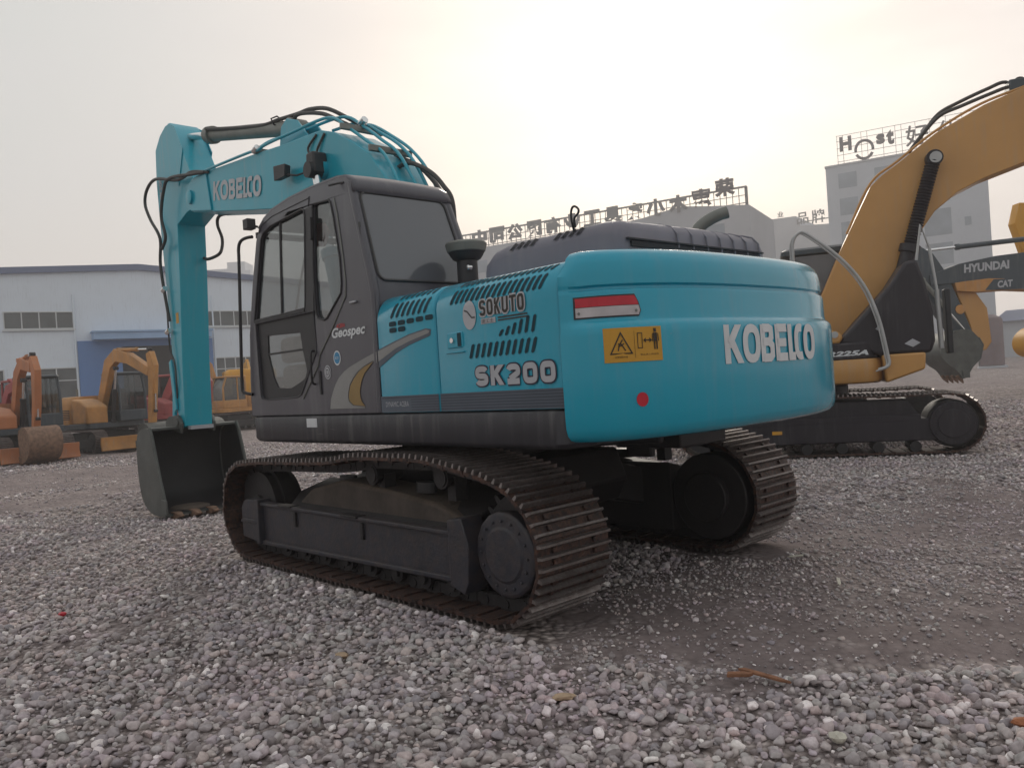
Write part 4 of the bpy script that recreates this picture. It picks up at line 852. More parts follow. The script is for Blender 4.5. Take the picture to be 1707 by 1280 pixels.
m_ = MB(); m_.tube([(3.20, 0.02, 4.50), (3.2, 0.10, 4.54), (3.21, 0.12, 4.60), (3.18, 0.06, 4.63), (3.14, 0.02, 4.58), (3.16, 0.0, 4.45)], 0.010, 6); m_.build('hose_tie', 'black', BM)
m_ = MB(); m_.loft([[Vector((2.72+a, 0.30, 3.81+b)) for a, b in ((0.0, 0.09), (0.0, -0.05), (-0.20, -0.05), (-0.22, 0.06))], [Vector((2.72+a, 0.38, 3.81+b)) for a, b in ((0.02, 0.10), (0.02, -0.06), (-0.22, -0.06), (-0.24, 0.07))]]); m_.tube([(2.5, 0.34, 3.77), (2.38, 0.30, 3.74), (2.28, 0.24, 3.76)], 0.012, 6); m_.build('work_light', 'black', BM, bevel=0.012)

# ================================================================== OTHER MACHINES
M['cat_yellow'] = mat('ochre_paint', (0.54, 0.275, 0.075), 0.42, 0, 0.08, 1.2, dust=0.25, dustcol=(0.25, 0.18, 0.12), coat=0.2, streak=0.22)
M['orange'] = mat('orange_paint', (0.50, 0.235, 0.06), 0.55, 0, 0.22, 2.5, dust=0.5, dustcol=(0.26, 0.19, 0.14), streak=0.50)
M['redorange'] = mat('faded_red_orange_paint', (0.46, 0.165, 0.06), 0.55, 0, 0.18, 1.5, dust=0.4, dustcol=(0.26, 0.18, 0.14), streak=0.50)
M['redp'] = mat('red_paint', (0.33, 0.05, 0.05), 0.55, 0, 0.18, 1.5, dust=0.4, dustcol=(0.25, 0.17, 0.15))
M['yellow'] = mat('yellow_paint', (0.62, 0.29, 0.01), 0.45, 0, 0.1, 1.2, dust=0.25, dustcol=(0.28, 0.2, 0.12), streak=0.30)
M['slate'] = mat('slate_paint', (0.040, 0.055, 0.07), 0.45, 0, 0.12, 1.5, dust=0.3, dustcol=(0.18, 0.17, 0.15), streak=0.20)
M['blacktrim'] = mat('black_trim_paint', (0.012, 0.008, 0.014), 0.5, 0, 0.15, 2.0, dust=0.12, dustcol=(0.08, 0.07, 0.07), streak=0.15)
M['plasticpipe'] = mat('grey_pipe', (0.42, 0.42, 0.42), 0.4, 0.1, 0.1, 4)
def undercarriage(root, s, xr, xf, gauge, w, blade=None, col='dark', shoe='shoe', gr='grouser'):
    r = 0.42*s
    top = [(xf-0.02, 2*r+0.03), (xf*0.6, 2*r+0.025), (0.1, 2*r+0.05), (xr*0.5, 2*r+0.05), (xr+0.05, 2*r+0.03)]
    for sy in (1, -1):
        track(root, sy*gauge/2, w, xr, xf, r, top, 0.19*max(0.75, s), shoe, gr, lug=False)
        y = sy*gauge/2; m_ = MB(); m_.prism([(xf+0.05, r*0.5), (xf+0.05, r*1.25), (xr*0.8, r*1.25), (xr*0.8, r*0.5)], y-w*0.30, y+w*0.44*sy if sy > 0 else y+w*0.30) if sy > 0 else m_.prism([(xf+0.05, r*0.5), (xf+0.05, r*1.25), (xr*0.8, r*1.25), (xr*0.8, r*0.5)], y-w*0.44, y+w*0.30)
        fo = m_.build('track_frame', col, root, bevel=0.02)
        for nm, xx, rr_ in (('idler', xf, 0.80*r), ('sprocket', xr, 0.78*r)):
            m_ = MB(); m_.cyl((xx, y-w*0.40, r+0.02), (xx, y+w*0.40, r+0.02), rr_, 28); m_.cyl((xx, y-w*0.45, r+0.02), (xx, y+w*0.45, r+0.02), rr_*0.55, 20); m_.build(nm, 'dark', fo, bevel=0.008)
        for k in range(6):
            xx = xr+(xf-xr)*(k+1)/7; m_ = MB(); m_.cyl((xx, y-w*0.38, 0.13*s), (xx, y+w*0.42*sy if sy > 0 else y+w*0.38, 0.13*s), 0.08*s, 12) if sy > 0 else m_.cyl((xx, y-w*0.42, 0.13*s), (xx, y+w*0.38, 0.13*s), 0.08*s, 12); m_.build('bottom_roller', 'dark', fo)
    m_ = MB(); m_.box(-0.7*s, 0.7*s, -gauge/2, gauge/2, 0.38*s, 0.80*s); m_.cyl((0, 0, 0.78*s), (0, 0, 1.02*s), 0.5*s, 28); m_.build('car_body', col, root, bevel=0.02)
    if blade:
        m_ = MB(); m_.prism([(xf+0.62, 0.08), (xf+0.70, 0.10), (xf+0.64, 0.30), (xf+0.68, 0.50), (xf+0.62, 0.50), (xf+0.58, 0.30)], -gauge/2-w/2, gauge/2+w/2); m_.build('dozer_blade', blade, root, bevel=0.01)
        m_ = MB()
        m_.box(0.5, xf+0.6, -0.35, 0.35, 0.22, 0.36); m_.build('blade_arm', blade, root, bevel=0.01)
def digger(name, label, group, loc, rz, paint, s=0.8, cat='excavator', boom=None, arm=None, bk=None, bcyl=None, acyl=None, cabcol=None, blade=True, hoodz=1.75, cabz=2.5, glassm='glass', cabx=(-0.35, 0.75), cwx=-1.35, halfw=0.95, bw=0.20, cabopen=False):
    r = empty(name, loc, rz); tag(r, label, cat, group)
    undercarriage(r, s, -1.35*s/0.8*0.85, 1.35*s/0.8*0.85, 2*halfw-0.45*s, 0.48*s, paint if blade else None)
    zb = 0.95*s
    m_ = MB(); m_.loft(rings_z([(zb, 0.04), (zb+0.02, 0.0), (zb+0.20*s, 0.0), (zb+0.22*s, 0.02)], cwx, 0.95*s/0.8, -halfw, halfw, 0.2)); m_.build('platform', cabcol or 'dark', r)
    # rear housing with rounded corners and a dark grille
    m_ = MB(); m_.loft([[Vector((a, b, z)) for a, b in rrect(cwx+i, cabx[0]-0.02, -halfw+i, halfw-i, 0.28)] for z, i in ((zb+0.20*s, 0.0), (zb+0.24*s, -0.01), (hoodz-0.25, -0.01), (hoodz-0.10, 0.03), (hoodz-0.02, 0.09), (hoodz, 0.18))]); h_ = m_.build('rear_housing', paint, r)
    for sy in (1, -1):
        m_ = MB()
        for k in range(6): m_.box(cwx+0.45, cabx[0]-0.15, sy*(halfw+0.004), sy*(halfw+0.012), zb+0.4*s+k*0.055, zb+0.4*s+k*0.055+0.028)
        m_.build('side_grille', 'shadegrey', h_, smooth=0)
    m_ = MB(); m_.prism([(cabx[0], zb+0.2*s), (0.95*s/0.8, zb+0.2*s), (0.95*s/0.8, hoodz-0.35), (0.5, hoodz-0.15), (cabx[0], hoodz-0.08)], -halfw+0.01, -0.28); m_.build('tank_cover', paint, r, bevel=0.05, seg=3)
    m_ = MB(); m_.cyl((cwx+0.5, -0.4, hoodz-0.03), (cwx+0.5, -0.4, hoodz+0.25), 0.035, 12); m_.build('exhaust_pipe', 'steel', h_)
    # cab: four posts, sills, roof, glass and a seat
    x0, x1 = cabx; y0, y1 = 0.02, halfw-0.02; z0 = zb+0.22*s; cc = cabcol or paint
    c = MB(); c.box(x0, x1+0.1, y0, y1, z0, z0+0.35); cab = c.build('cab', cc, r, bevel=0.03)
    for xx, xt in ((x0+0.04, x0+0.06), (x1+0.06, x1-0.12)):
        for yy in (y0+0.04, y1-0.04): m_ = MB(); m_.tube([(xx, yy, z0+0.3), (xx, yy, z0+0.9), (xt, yy, cabz-0.06)], 0.042, 8); m_.build('post', cc, cab)
    m_ = MB(); m_.tube([(x0+0.45, y1-0.04, z0), (x0+0.45, y1-0.04, cabz-0.06)], 0.03, 8); m_.build('post', cc, cab)
    m_ = MB(); m_.loft([[Vector((a, b, z)) for a, b in rrect(x0-0.02+i, x1-0.04-i, y0-0.02+i, y1+0.02-i, 0.10)] for z, i in ((cabz-0.08, 0.02), (cabz-0.05, 0), (cabz-0.01, 0.02), (cabz, 0.08))]); m_.build('cab_roof', cc, cab)
    m_ = MB(); m_.box(x0+0.05, x1, y1-0.045, y1-0.040, z0+0.35, cabz-0.08); m_.build('side_window', glassm, cab, smooth=0)
    m_ = MB(); m_.box(x0+0.05, x1, y0+0.040, y0+0.045, z0+0.35, cabz-0.08); m_.build('side_window', glassm, cab, smooth=0)
    m_ = MB(); m_.box(x0+0.045, x0+0.05, y0+0.05, y1-0.05, z0+0.5, cabz-0.08); m_.build('rear_window', glassm, cab, smooth=0)
    m_ = MB(); m_.add([(x1+0.06, y0+0.05, z0+0.35), (x1+0.06, y1-0.05, z0+0.35), (x1+0.06, y1-0.05, z0+0.9), (x1+0.06, y0+0.05, z0+0.9), (x1-0.11, y1-0.05, cabz-0.08), (x1-0.11, y0+0.05, cabz-0.08)], [(0, 1, 2, 3), (3, 2, 4, 5)]); m_.build('windshield', glassm, cab, smooth=0)
    m_ = MB(); m_.box(x0+0.25, x0+0.70, y0+0.22, y1-0.22, z0+0.30, z0+0.52); m_.box(x0+0.15, x0+0.28, y0+0.22, y1-0.22, z0+0.45, z0+1.05); m_.build('seat', 'seat', cab, bevel=0.03)
    b = beam(boom, bw*-0.0-0.12, bw).build('boom', paint, r, bevel=0.015) if isinstance(boom[0], tuple) and len(boom[0]) == 3 else MB().prism(boom, -0.12-bw/2, -0.12+bw/2).build('boom', paint, r, bevel=0.012)
    a = beam(arm, -0.12, bw*0.85).build('arm', paint, r, bevel=0.012)
    if bcyl: ram(r, (bcyl[0][0], -0.12, bcyl[0][1]), (bcyl[1][0], -0.12, bcyl[1][1]), 0.06*s/0.8, 0.6, name='boom_cylinder', body='black')
    if acyl: ram(r, (acyl[0][0], -0.12, acyl[0][1]), (acyl[1][0], -0.12, acyl[1][1]), 0.055*s/0.8, 0.6, name='arm_cylinder', body=paint)
    ax, az = arm[0][0], arm[0][1]; ex, ez = arm[-1][0], arm[-1][1]
    ram(r, (ax+0.28*s, -0.12, az-0.5*s), (ex+0.30*s, -0.12, ez+0.45*s), 0.045*s/0.8, 0.6, name='bucket_cylinder', body=paint)
    if bk:
        hx, hz, sc, rot, wd, mo = bk; cs, sn = math.cos(R(rot)), math.sin(R(rot))
        def q(x, z): x *= sc; z *= sc; return (hx+x*cs-z*sn, hz+x*sn+z*cs)
        bucket(r, [q(0, 0), q(0.40, 0.0), q(0.74, -0.18), q(0.88, -0.50), q(0.78, -0.82), q(0.48, -1.04), q(0.08, -1.11), q(-0.32, -1.09)], [q(-0.34, -1.04), q(-0.24, -0.80), q(-0.17, -0.46), q(-0.12, -0.14)], wd, -0.12, 4, mo=mo, mi=mo, mt='rust', th=0.03*sc)
    m_ = MB(); n_ = len(boom)
    P_ = [(boom[i][0], -0.12+bw*0.3, boom[i][1]+(boom[i][2]/2 if len(boom[i]) == 3 else 0)+0.03) for i in range(1, n_-1)] if len(boom[0]) == 3 else None
    if P_ and len(P_) > 1: m_.tube(catmull(P_, 5), 0.016, 6); m_.build('hydraulic_hose', 'hose', b)
    return r

# ---- the ochre excavator right behind the counterweight
Q = empty('excavator', (1.037, -8.124, 0), -150.6); tag(Q, 'ochre yellow excavator with black trim and raised boom, partly hidden by the teal counterweight', 'excavator')
undercarriage(Q, 1.0, -1.70, 1.70, 2.44, 0.60, None, 'blacktrim')
for o_ in [c for c in Q.children if c.name.startswith('track_frame')]:
    m_ = MB(); m_.box(-0.62, -0.42, -1.49, -1.496, 0.40, 0.46) if o_.name.endswith('x') else None
m_ = MB(); m_.box(-0.70, -0.55, -1.493, -1.485, 0.36, 0.42); m_.box(-1.3, 1.3, -1.486, -1.40, 0.50, 0.58); m_.prism([(-1.35, 0.56), (1.30, 0.56), (1.15, 0.80), (-1.25, 0.82)], -1.40, -1.02); m_.build('frame_ledge', 'blacktrim', Q, bevel=0.01)
m_ = MB(); m_.box(-0.72, -0.58, -1.496, -1.49, 0.37, 0.42); m_.build('yellow_sticker', 'yellow', Q, smooth=0)
m_ = MB(); m_.cyl((1.70, -1.40, 0.44), (1.70, -1.535, 0.44), 0.30, 36); m_.cyl((1.70, -1.53, 0.44), (1.70, -1.56, 0.44), 0.20, 30); bolts(m_, (1.70, -1.535, 0.44), (0, -1, 0), 0.26, 12, 0.014, 0.012); m_.build('final_drive_cover', 'blacktrim', Q, bevel=0.01)
m_ = MB(); m_.loft(rings_z([(1.06, 0.06), (1.08, 0.02), (1.12, 0.0), (1.36, 0.0), (1.42, 0.02)], -2.75, 0.90, -1.40, 1.40, 0.35)); m_.build('lower_skirt', 'cat_yellow', Q)
m_ = MB(); m_.loft(rings_z([(1.42, 0.03), (1.44, 0.015), (1.64, 0.015), (1.67, 0.05)], -2.70, 0.86, -1.40, 1.40, 0.33)); bp_ = m_.build('black_side_panel', 'blacktrim', Q)
letters('model_lettering', 'R225A', 0.58, 0.075, lambda u, v: Vector((0.10+u, -1.389, 1.475+v)), 'white', bp_, 0.045, 0.3)
m_ = MB(); m_.loft(rings_z([(1.67, 0.05), (1.9, 0.04), (2.15, 0.06), (2.25, 0.14), (2.28, 0.3)], -2.70, -0.55, -1.38, 1.38, 0.3)); m_.build('engine_housing', 'cat_yellow', Q)
m_ = MB(); m_.prism([(-0.55, 1.66), (0.30, 1.66), (0.36, 1.76), (0.30, 1.84), (-0.10, 1.95), (-0.55, 1.98)], -1.36, -0.55); m_.build('service_cover', 'cat_yellow', Q, bevel=0.04, seg=3)
m_ = MB(); m_.cyl((0.24, -1.372, 1.80), (0.24, -1.36, 1.80), 0.05, 16); m_.build('filler_cap', 'plasticpipe', Q)
m_ = MB(); m_.prism([(0.90, 1.05), (1.42, 1.22), (1.44, 1.46), (0.86, 1.46)], -1.36, -0.45); m_.build('front_step', 'cat_yellow', Q, bevel=0.03)
m_ = MB(); m_.prism([(0.28, 1.67), (0.55, 1.96), (1.02, 2.46), (1.24, 2.78), (1.40, 2.80), (1.50, 2.45), (1.57, 2.05), (1.58, 1.62), (1.52, 1.45), (0.80, 1.455), (0.55, 1.60)], -1.32, -0.50); tb2 = m_.build('front_tank_cover', 'blacktrim', Q, bevel=0.05, seg=3)
m_ = MB(); m_.plate([(1.17, 1.60), (1.28, 1.545), (1.38, 1.60), (1.28, 1.665)], [], -1.328, -1.322); m_.build('diamond_sticker', 'silver', tb2, smooth=0)
m_ = MB(); m_.plate([(0.80, 1.84), (0.86, 1.80), (0.90, 1.86), (0.85, 1.90)], [], -1.328, -1.322); m_.build('square_sticker', 'silver', tb2, smooth=0)
BQ = [(0.12, 1.62), (0.10, 2.05), (0.14, 2.41), (0.48, 3.14), (0.99, 4.12), (1.16, 4.27), (1.42, 4.44), (1.95, 4.81), (2.62, 5.13), (3.16, 5.31), (4.2, 5.42), (5.6, 5.30), (5.75, 5.12), (5.70, 4.92), (4.6, 4.72), (3.4, 4.28), (2.56, 4.03), (2.2, 3.87), (1.88, 3.63), (1.60, 3.25), (1.05, 2.45), (0.59, 1.98), (0.42, 1.66)]
m_ = MB(); m_.prism(BQ, -0.245, 0.245); bq = m_.build('boom', 'cat_yellow', Q, bevel=0.012)
m_ = MB()
for k in range(2): m_.tube(catmull([(1.60, -0.12+0.14*k, 4.62), (1.80, -0.12+0.14*k, 4.86), (2.05, -0.10+0.14*k, 5.10+0.06*k), (2.35, -0.1+0.14*k, 5.20+0.10*k), (2.75, -0.1+0.14*k, 5.32+0.12*k), (3.0, -0.1+0.14*k, 5.38+0.12*k), (3.2, -0.1+0.14*k, 5.34), (3.6, -0.1+0.14*k, 5.45)], 6), 0.028, 8)
each(m_, 'hydraulic_hose', 'hose', bq)
m_ = MB(); m_.tube(catmull([(0.60, -0.18, 3.42), (0.99, -0.18, 4.17), (1.4, -0.18, 4.47), (1.95, -0.18, 4.85), (2.6, -0.18, 5.17), (3.3, -0.18, 5.36)], 6), 0.02, 8); m_.build('boom_pipe', 'cat_yellow', bq)
m_ = MB(); m_.box(3.0, 3.3, -0.15, 0.15, 5.28, 5.48); m_.build('cylinder_bracket', 'slate', bq, bevel=0.02)
m_ = MB(); m_.cyl((1.89, -0.40, 4.40), (1.89, -0.46, 4.40), 0.085, 24); m_.build('boom_pin', 'plasticpipe', bq)
for sy in (1, -1):
    a_ = Vector((0.98, sy*0.36, 1.50)); b_ = Vector((1.88, sy*0.36, 4.40)); mdl = a_.lerp(b_, 0.56); t = (b_-a_).normalized()
    m_ = MB(); m_.cyl(a_, mdl, 0.115, 20); m_.cyl(mdl-t*0.12, mdl, 0.15, 20); o_ = m_.build('boom_cylinder', 'blacktrim', Q, bevel=0.008)
    m_ = MB(); pth = []; rad = []
    for k in range(61):
        pth.append(mdl.lerp(b_, k/60)); rad.append(0.088 if k % 2 else 0.108)
    rad[-1] = 0.06; m_.tube(pth, rad, 16); m_.cyl(b_-Vector((0, 0.08, 0)), b_+Vector((0, 0.08, 0)), 0.12, 18); m_.build('ribbed_sleeve', 'blacktrim', o_, smooth=20)
arm_ = MB(); arm_.prism([(5.2, 5.55), (5.5, 5.75), (5.95, 5.3), (6.1, 4.6), (6.25, 2.0), (6.05, 1.9), (5.6, 4.4), (5.35, 4.9)], -0.19, 0.19); arm_.build('arm', 'cat_yellow', Q, bevel=0.01)
ram(Q, (3.15, 0, 5.42), (5.42, 0, 5.62), 0.08, 0.62, name='arm_cylinder', body='blacktrim')
bucket(Q, [(6.15, 1.95), (6.5, 1.95), (6.9, 1.75), (7.0, 1.4), (6.9, 1.1), (6.6, 0.9), (6.2, 0.85), (5.85, 0.87)], [(5.83, 0.92), (5.92, 1.2), (6.0, 1.5), (6.05, 1.8)], 1.1, 0, 5)
c = MB(); c.box(-0.30, 1.15, 0.34, 1.34, 1.42, 2.20); qc = c.build('cab', 'slate', Q, bevel=0.04)
for xx, xt in ((-0.25, -0.22), (1.12, 1.00)):
    for yy in (0.38, 1.30): m_ = MB(); m_.tube([(xx, yy, 2.1), (xt, yy, 3.24)], 0.05, 8); m_.build('post', 'slate', qc)
for yy in (0.36, 1.32): m_ = MB(); m_.box(-0.24, 1.06, yy-0.004, yy+0.004, 2.2, 3.22); m_.build('side_window', 'glassdark', qc, smooth=0)
m_ = MB(); m_.box(-0.252, -0.244, 0.4, 1.28, 2.2, 3.2); m_.build('rear_window', 'glassdark', qc, smooth=0)
m_ = MB(); m_.loft([[Vector((a, b, z)) for a, b in rrect(-0.40+i, 1.22-i, 0.30+i, 1.38-i, 0.08)] for z, i in ((3.20, 0.06), (3.23, 0.0), (3.30, 0.0), (3.34, 0.06))]); m_.build('cab_roof', 'slate', qc)
m_ = MB(); m_.cyl((-0.30, 0.5, 3.05), (-0.42, 0.5, 3.05), 0.09, 16); m_.build('work_light', 'black', qc)
m_ = MB(); P_ = [(-0.27, -1.40, 1.70), (-0.27, -1.40, 2.98), (-0.255, -1.40, 3.22), (-0.18, -1.40, 3.33), (-0.05, -1.40, 3.31), (0.37, -1.40, 2.92), (0.67, -1.40, 2.49), (0.84, -1.40, 2.0), (0.93, -1.40, 1.47), (0.945, -1.40, 1.34), (0.90, -1.40, 1.28), (0.80, -1.38, 1.25)]
m_.tube(catmull(P_, 6), 0.024, 8); m_.tube(catmull([(a-0.035, b, z-0.02) for a, b, z in P_], 6), 0.012, 6); m_.build('handrail', 'plasticpipe', Q)
m_ = MB(); m_.cyl((1.68, -1.15, 1.50), (1.66, -1.15, 2.35), 0.035, 12); m_.cyl((1.66, -1.15, 2.35), (1.60, -1.15, 2.95), 0.022, 12); m_.tube([(1.60, -1.15, 2.95), (1.50, -1.15, 3.3), (1.42, -1.15, 2.8)], 0.02, 8); m_.build('mirror_stay', 'plasticpipe', Q)
m_ = MB(); m_.box(1.75, 1.83, -1.2, -1.0, 1.42, 2.35); m_.build('side_mirror', 'black', Q, bevel=0.02)

# ---- slate and orange excavator farther right, its body out of the picture
h47 = (math.cos(R(47)), math.sin(R(47)))
Y_ = empty('excavator', (1.55-5*h47[0], -20.51-5*h47[1], 0), 47); tag(Y_, 'slate grey and orange excavator whose lettered boom reaches in from the right', 'excavator')
undercarriage(Y_, 1.0, -1.7, 1.7, 2.44, 0.6, None)
m_ = MB(); m_.loft(rings_z([(1.06, 0.05), (1.1, 0.0), (2.1, 0.0), (2.2, 0.1)], -2.8, -0.4, -1.36, 1.36, 0.4)); m_.build('counterweight', 'orange', Y_)
m_ = MB(); m_.box(-0.4, 1.5, -1.36, 1.36, 1.06, 1.35); m_.box(-0.4, 1.3, 0.35, 1.34, 1.35, 3.0); m_.box(-0.4, 1.4, -1.34, -0.5, 1.35, 1.95); m_.build('cab', 'slate', Y_, bevel=0.08)
def sh(P_): return [(a+5, b) for a, b in P_]
m_ = MB(); m_.prism([(0.3, 1.5), (0.3, 1.9), (1.5, 3.6), (2.4, 4.25), (3.4, 4.12)]+sh([(-0.42, 3.98), (0.4, 3.93), (1.4, 3.78), (1.9, 3.62), (2.2, 3.52), (2.2, 3.25), (1.9, 3.25), (1.3, 3.29), (0.6, 3.33), (-0.5, 3.20), (-1.5, 3.0), (-2.6, 2.6)])+[(1.2, 2.0), (0.7, 1.5)], -0.24, 0.24); yb = m_.build('boom', 'slate', Y_, bevel=0.01)
m_ = MB(); m_.prism(sh([(-1.0, 3.08), (0.2, 3.30), (0.62, 3.335), (1.3, 3.295), (1.55, 3.27), (1.5, 3.05), (1.0, 2.99), (0.0, 3.0), (-1.0, 2.9)]), -0.252, 0.252); m_.build('orange_flange', 'orange', yb, bevel=0.01)
def hfn(s0, z0, off=0.26, rot=0.0):
    c_, s_ = math.cos(R(rot)), math.sin(R(rot)); return lambda u, v: Vector((5+s0-(u*c_-v*s_), off, z0+u*s_+v*c_))
letters('maker_lettering', 'HYUNDAI', 1.25, 0.235, hfn(1.28, 3.52, 0.243, 2), 'silver', yb, 0.045, 0.1)
m_ = MB(); m_.prism(sh([(0.75, 3.02), (-0.6, 2.98), (-0.6, 3.28), (0.5, 3.30)]), 0.2525, 0.256); m_.build('dark_patch', 'slate', yb); letters('second_lettering', 'CAT', 0.42, 0.19, hfn(0.40, 3.06, 0.258, 2), 'silver', yb, 0.04, 0.15)
ram(Y_, (3.3, 0, 4.42), (7.6, 0, 4.20), 0.07, 0.7, name='arm_cylinder', body='slate')
m_ = MB(); m_.prism(sh([(2.75, 4.25), (2.50, 4.40), (2.05, 4.10), (1.75, 3.60), (1.55, 3.10), (1.15, 2.0), (1.00, 1.55), (1.25, 1.45), (1.60, 1.9), (2.25, 2.9), (2.75, 3.6)]), -0.19, 0.19); m_.build('arm', 'slate', Y_, bevel=0.01)
m_ = MB(); m_.prism(sh([(1.50, 3.20), (1.05, 3.22), (0.62, 2.55), (0.55, 1.62), (0.72, 1.40), (0.98, 1.42), (1.15, 2.2)]), -0.28, 0.10); m_.build('inner_arm', 'cat_yellow', Y_, bevel=0.03)
m_ = MB(); m_.prism(oval(6.42, 2.55, 0.13, 0.13, 10)[:-1], 0.19, 0.21); m_.build('orange_cap', 'orange', Y_)
ram(Y_, (7.45, 0.3, 3.4), (6.30, 0.3, 1.85), 0.055, 0.55, name='bucket_cylinder', body='steel')
bucket(Y_, [(6.15, 1.75), (6.45, 2.0), (6.95, 1.85), (7.20, 1.45), (7.05, 1.12), (6.80, 0.92), (6.65, 0.70)], [(6.55, 0.72), (6.38, 0.98), (6.15, 1.2), (6.05, 1.55)], 1.0, 0, 4)

# ---- the yellow excavator arm at the right edge
Z_ = digger('excavator', 'bright yellow excavator at the far right edge with its yellow bucket lowered', None, (-0.30, -25.95, 0), 47, 'yellow', 1.0,
            boom=[(0.3, 1.6, 0.5), (1.2, 3.4, 0.75), (2.2, 5.0, 0.7), (2.9, 5.3, 0.55)], arm=[(3.0, 5.75, 0.55), (3.05, 5.2, 0.80), (2.85, 4.2, 0.62), (2.75, 2.2, 0.4)],
            bk=(2.75, 2.05, 0.85, -20, 1.0, 'yellow'), bcyl=((1.0, 1.4), (1.9, 4.3)), acyl=((1.6, 4.6), (3.0, 5.7)), blade=False, hoodz=2.2, cabz=3.0, cabx=(-0.4, 1.2), cwx=-2.7, halfw=1.36, bw=0.42, cabcol='slate')
m_ = MB()
for k in range(4):
    c_, s_ = math.cos(R(45*k)), math.sin(R(45*k)); a_ = [(2.95+c_*0.18+s_*0.03, 4.95+s_*0.18-c_*0.03), (2.95+c_*0.18-s_*0.03, 4.95+s_*0.18+c_*0.03), (2.95-c_*0.18-s_*0.03, 4.95-s_*0.18+c_*0.03), (2.95-c_*0.18+s_*0.03, 4.95-s_*0.18-c_*0.03)]
    m_.add([(a, 0.062+0.0004*k, b) for a, b in a_], [(0, 1, 2, 3)])
m_.build('star_emblem', 'slate', Z_, smooth=0)

# ---- the parked row at the left
GR = 'small excavators parked in a row before the factory'
digger('excavator', 'orange mini excavator facing right with boom folded over its cab, left of the teal arm', GR, (22.83, -3.46, 0), -170, 'orange', 0.8,
       boom=[(0.15, 0.95, 0.22), (0.35, 1.6, 0.34), (0.95, 2.75, 0.42), (1.45, 3.0, 0.40), (2.2, 2.85, 0.34), (3.35, 2.38, 0.26)], arm=[(3.38, 2.95, 0.22), (3.50, 2.55, 0.34), (3.42, 1.9, 0.26), (3.25, 0.85, 0.20)],
       bk=(3.2, 0.85, 0.62, 5, 0.7, 'bucket'), bcyl=((0.9, 0.95), (1.3, 2.6)), acyl=((1.6, 3.15), (3.35, 3.05)), cabz=2.50, hoodz=1.80, cabx=(0.0, 1.0), cwx=-1.25, cabcol='slate')
digger('excavator', 'faded red-orange mini excavator at the left edge with boom drawn up towards the camera', GR, (21.2, -0.75, 0), 184, 'redorange', 0.85,
       boom=[(0.15, 0.95, 0.24), (0.5, 1.7, 0.34), (0.85, 2.45, 0.38), (1.3, 2.75, 0.34), (2.1, 2.6, 0.26)], arm=[(2.1, 2.85, 0.22), (2.3, 2.5, 0.3), (2.2, 1.7, 0.24), (1.95, 0.85, 0.18)],
       bk=(1.95, 0.95, 0.80, 15, 0.75, 'rust'), bcyl=((0.8, 1.0), (1.2, 2.3)), acyl=((1.0, 2.85), (2.1, 2.95)), cabz=2.45, hoodz=1.7, cabcol='slate')
digger('excavator', 'orange mini excavator cut off by the left edge of the picture', GR, (22.9, 1.5, 0), -178, 'orange', 0.85,
       boom=[(0.15, 0.95, 0.24), (0.5, 1.7, 0.34), (0.95, 2.3, 0.38), (1.5, 2.4, 0.34), (2.2, 2.1, 0.26)], arm=[(2.2, 2.35, 0.22), (2.35, 2.1, 0.3), (2.3, 1.4, 0.24), (2.05, 0.75, 0.18)],
       bk=(2.05, 0.75, 0.65, 5, 0.7, 'bucket'), bcyl=((0.8, 1.0), (1.2, 2.0)), acyl=((1.0, 2.6), (2.2, 2.45)), cabz=2.45, hoodz=1.7, cabcol='slate')
digger('excavator', 'red mini excavator parked between the orange one and the teal arm', GR, (26.6, -6.6, 0), -150, 'redp', 0.85,
       boom=[(0.15, 0.95, 0.24), (0.5, 1.7, 0.34), (0.9, 2.35, 0.38), (1.4, 2.5, 0.34), (2.2, 2.2, 0.26)], arm=[(2.2, 2.45, 0.22), (2.35, 2.1, 0.3), (2.3, 1.4, 0.24), (2.1, 0.7, 0.18)],
       bk=(2.1, 0.75, 0.65, 5, 0.7, 'bucket'), bcyl=((0.8, 1.0), (1.2, 2.1)), acyl=((1.0, 2.6), (2.2, 2.5)), cabz=2.5, hoodz=1.75, cabcol='redp')
digger('excavator', 'orange excavator behind the teal arm with only boom and housing corner showing', GR, (29.6, -10.6, 0), 100, 'orange', 0.85,
       boom=[(0.15, 0.95, 0.24), (0.5, 1.7, 0.34), (0.8, 2.9, 0.34), (1.1, 3.2, 0.30), (1.9, 3.0, 0.26)], arm=[(1.9, 3.2, 0.22), (2.05, 2.9, 0.3), (2.0, 2.0, 0.24), (1.75, 0.9, 0.18)],
       bk=(1.75, 0.85, 0.65, 5, 0.7, 'bucket'), bcyl=((0.8, 1.0), (1.0, 2.6)), acyl=((0.8, 3.3), (1.9, 3.3)), cabz=2.4, hoodz=1.6, cabcol='orange')
digger('excavator', 'yellow excavator seen from behind beside the charcoal cab', GR, (35.2, -14.2, 0), -20, 'yellow', 1.0,
       boom=[(0.15, 1.3, 0.4), (0.7, 2.3, 0.5), (1.6, 3.1, 0.55), (2.6, 3.1, 0.45), (4.2, 2.5, 0.36)], arm=[(4.2, 2.8, 0.3), (4.4, 2.4, 0.4), (4.3, 1.6, 0.3), (4.0, 0.9, 0.24)],
       bk=(4.0, 0.95, 0.8, 5, 1.0, 'bucket'), bcyl=((1.0, 1.2), (1.5, 2.7)), acyl=((1.8, 3.4), (4.2, 2.95)), blade=False, cabz=2.8, hoodz=2.85, cabx=(-0.35, 1.1), cwx=-2.0, halfw=1.25, cabcol='yellow')

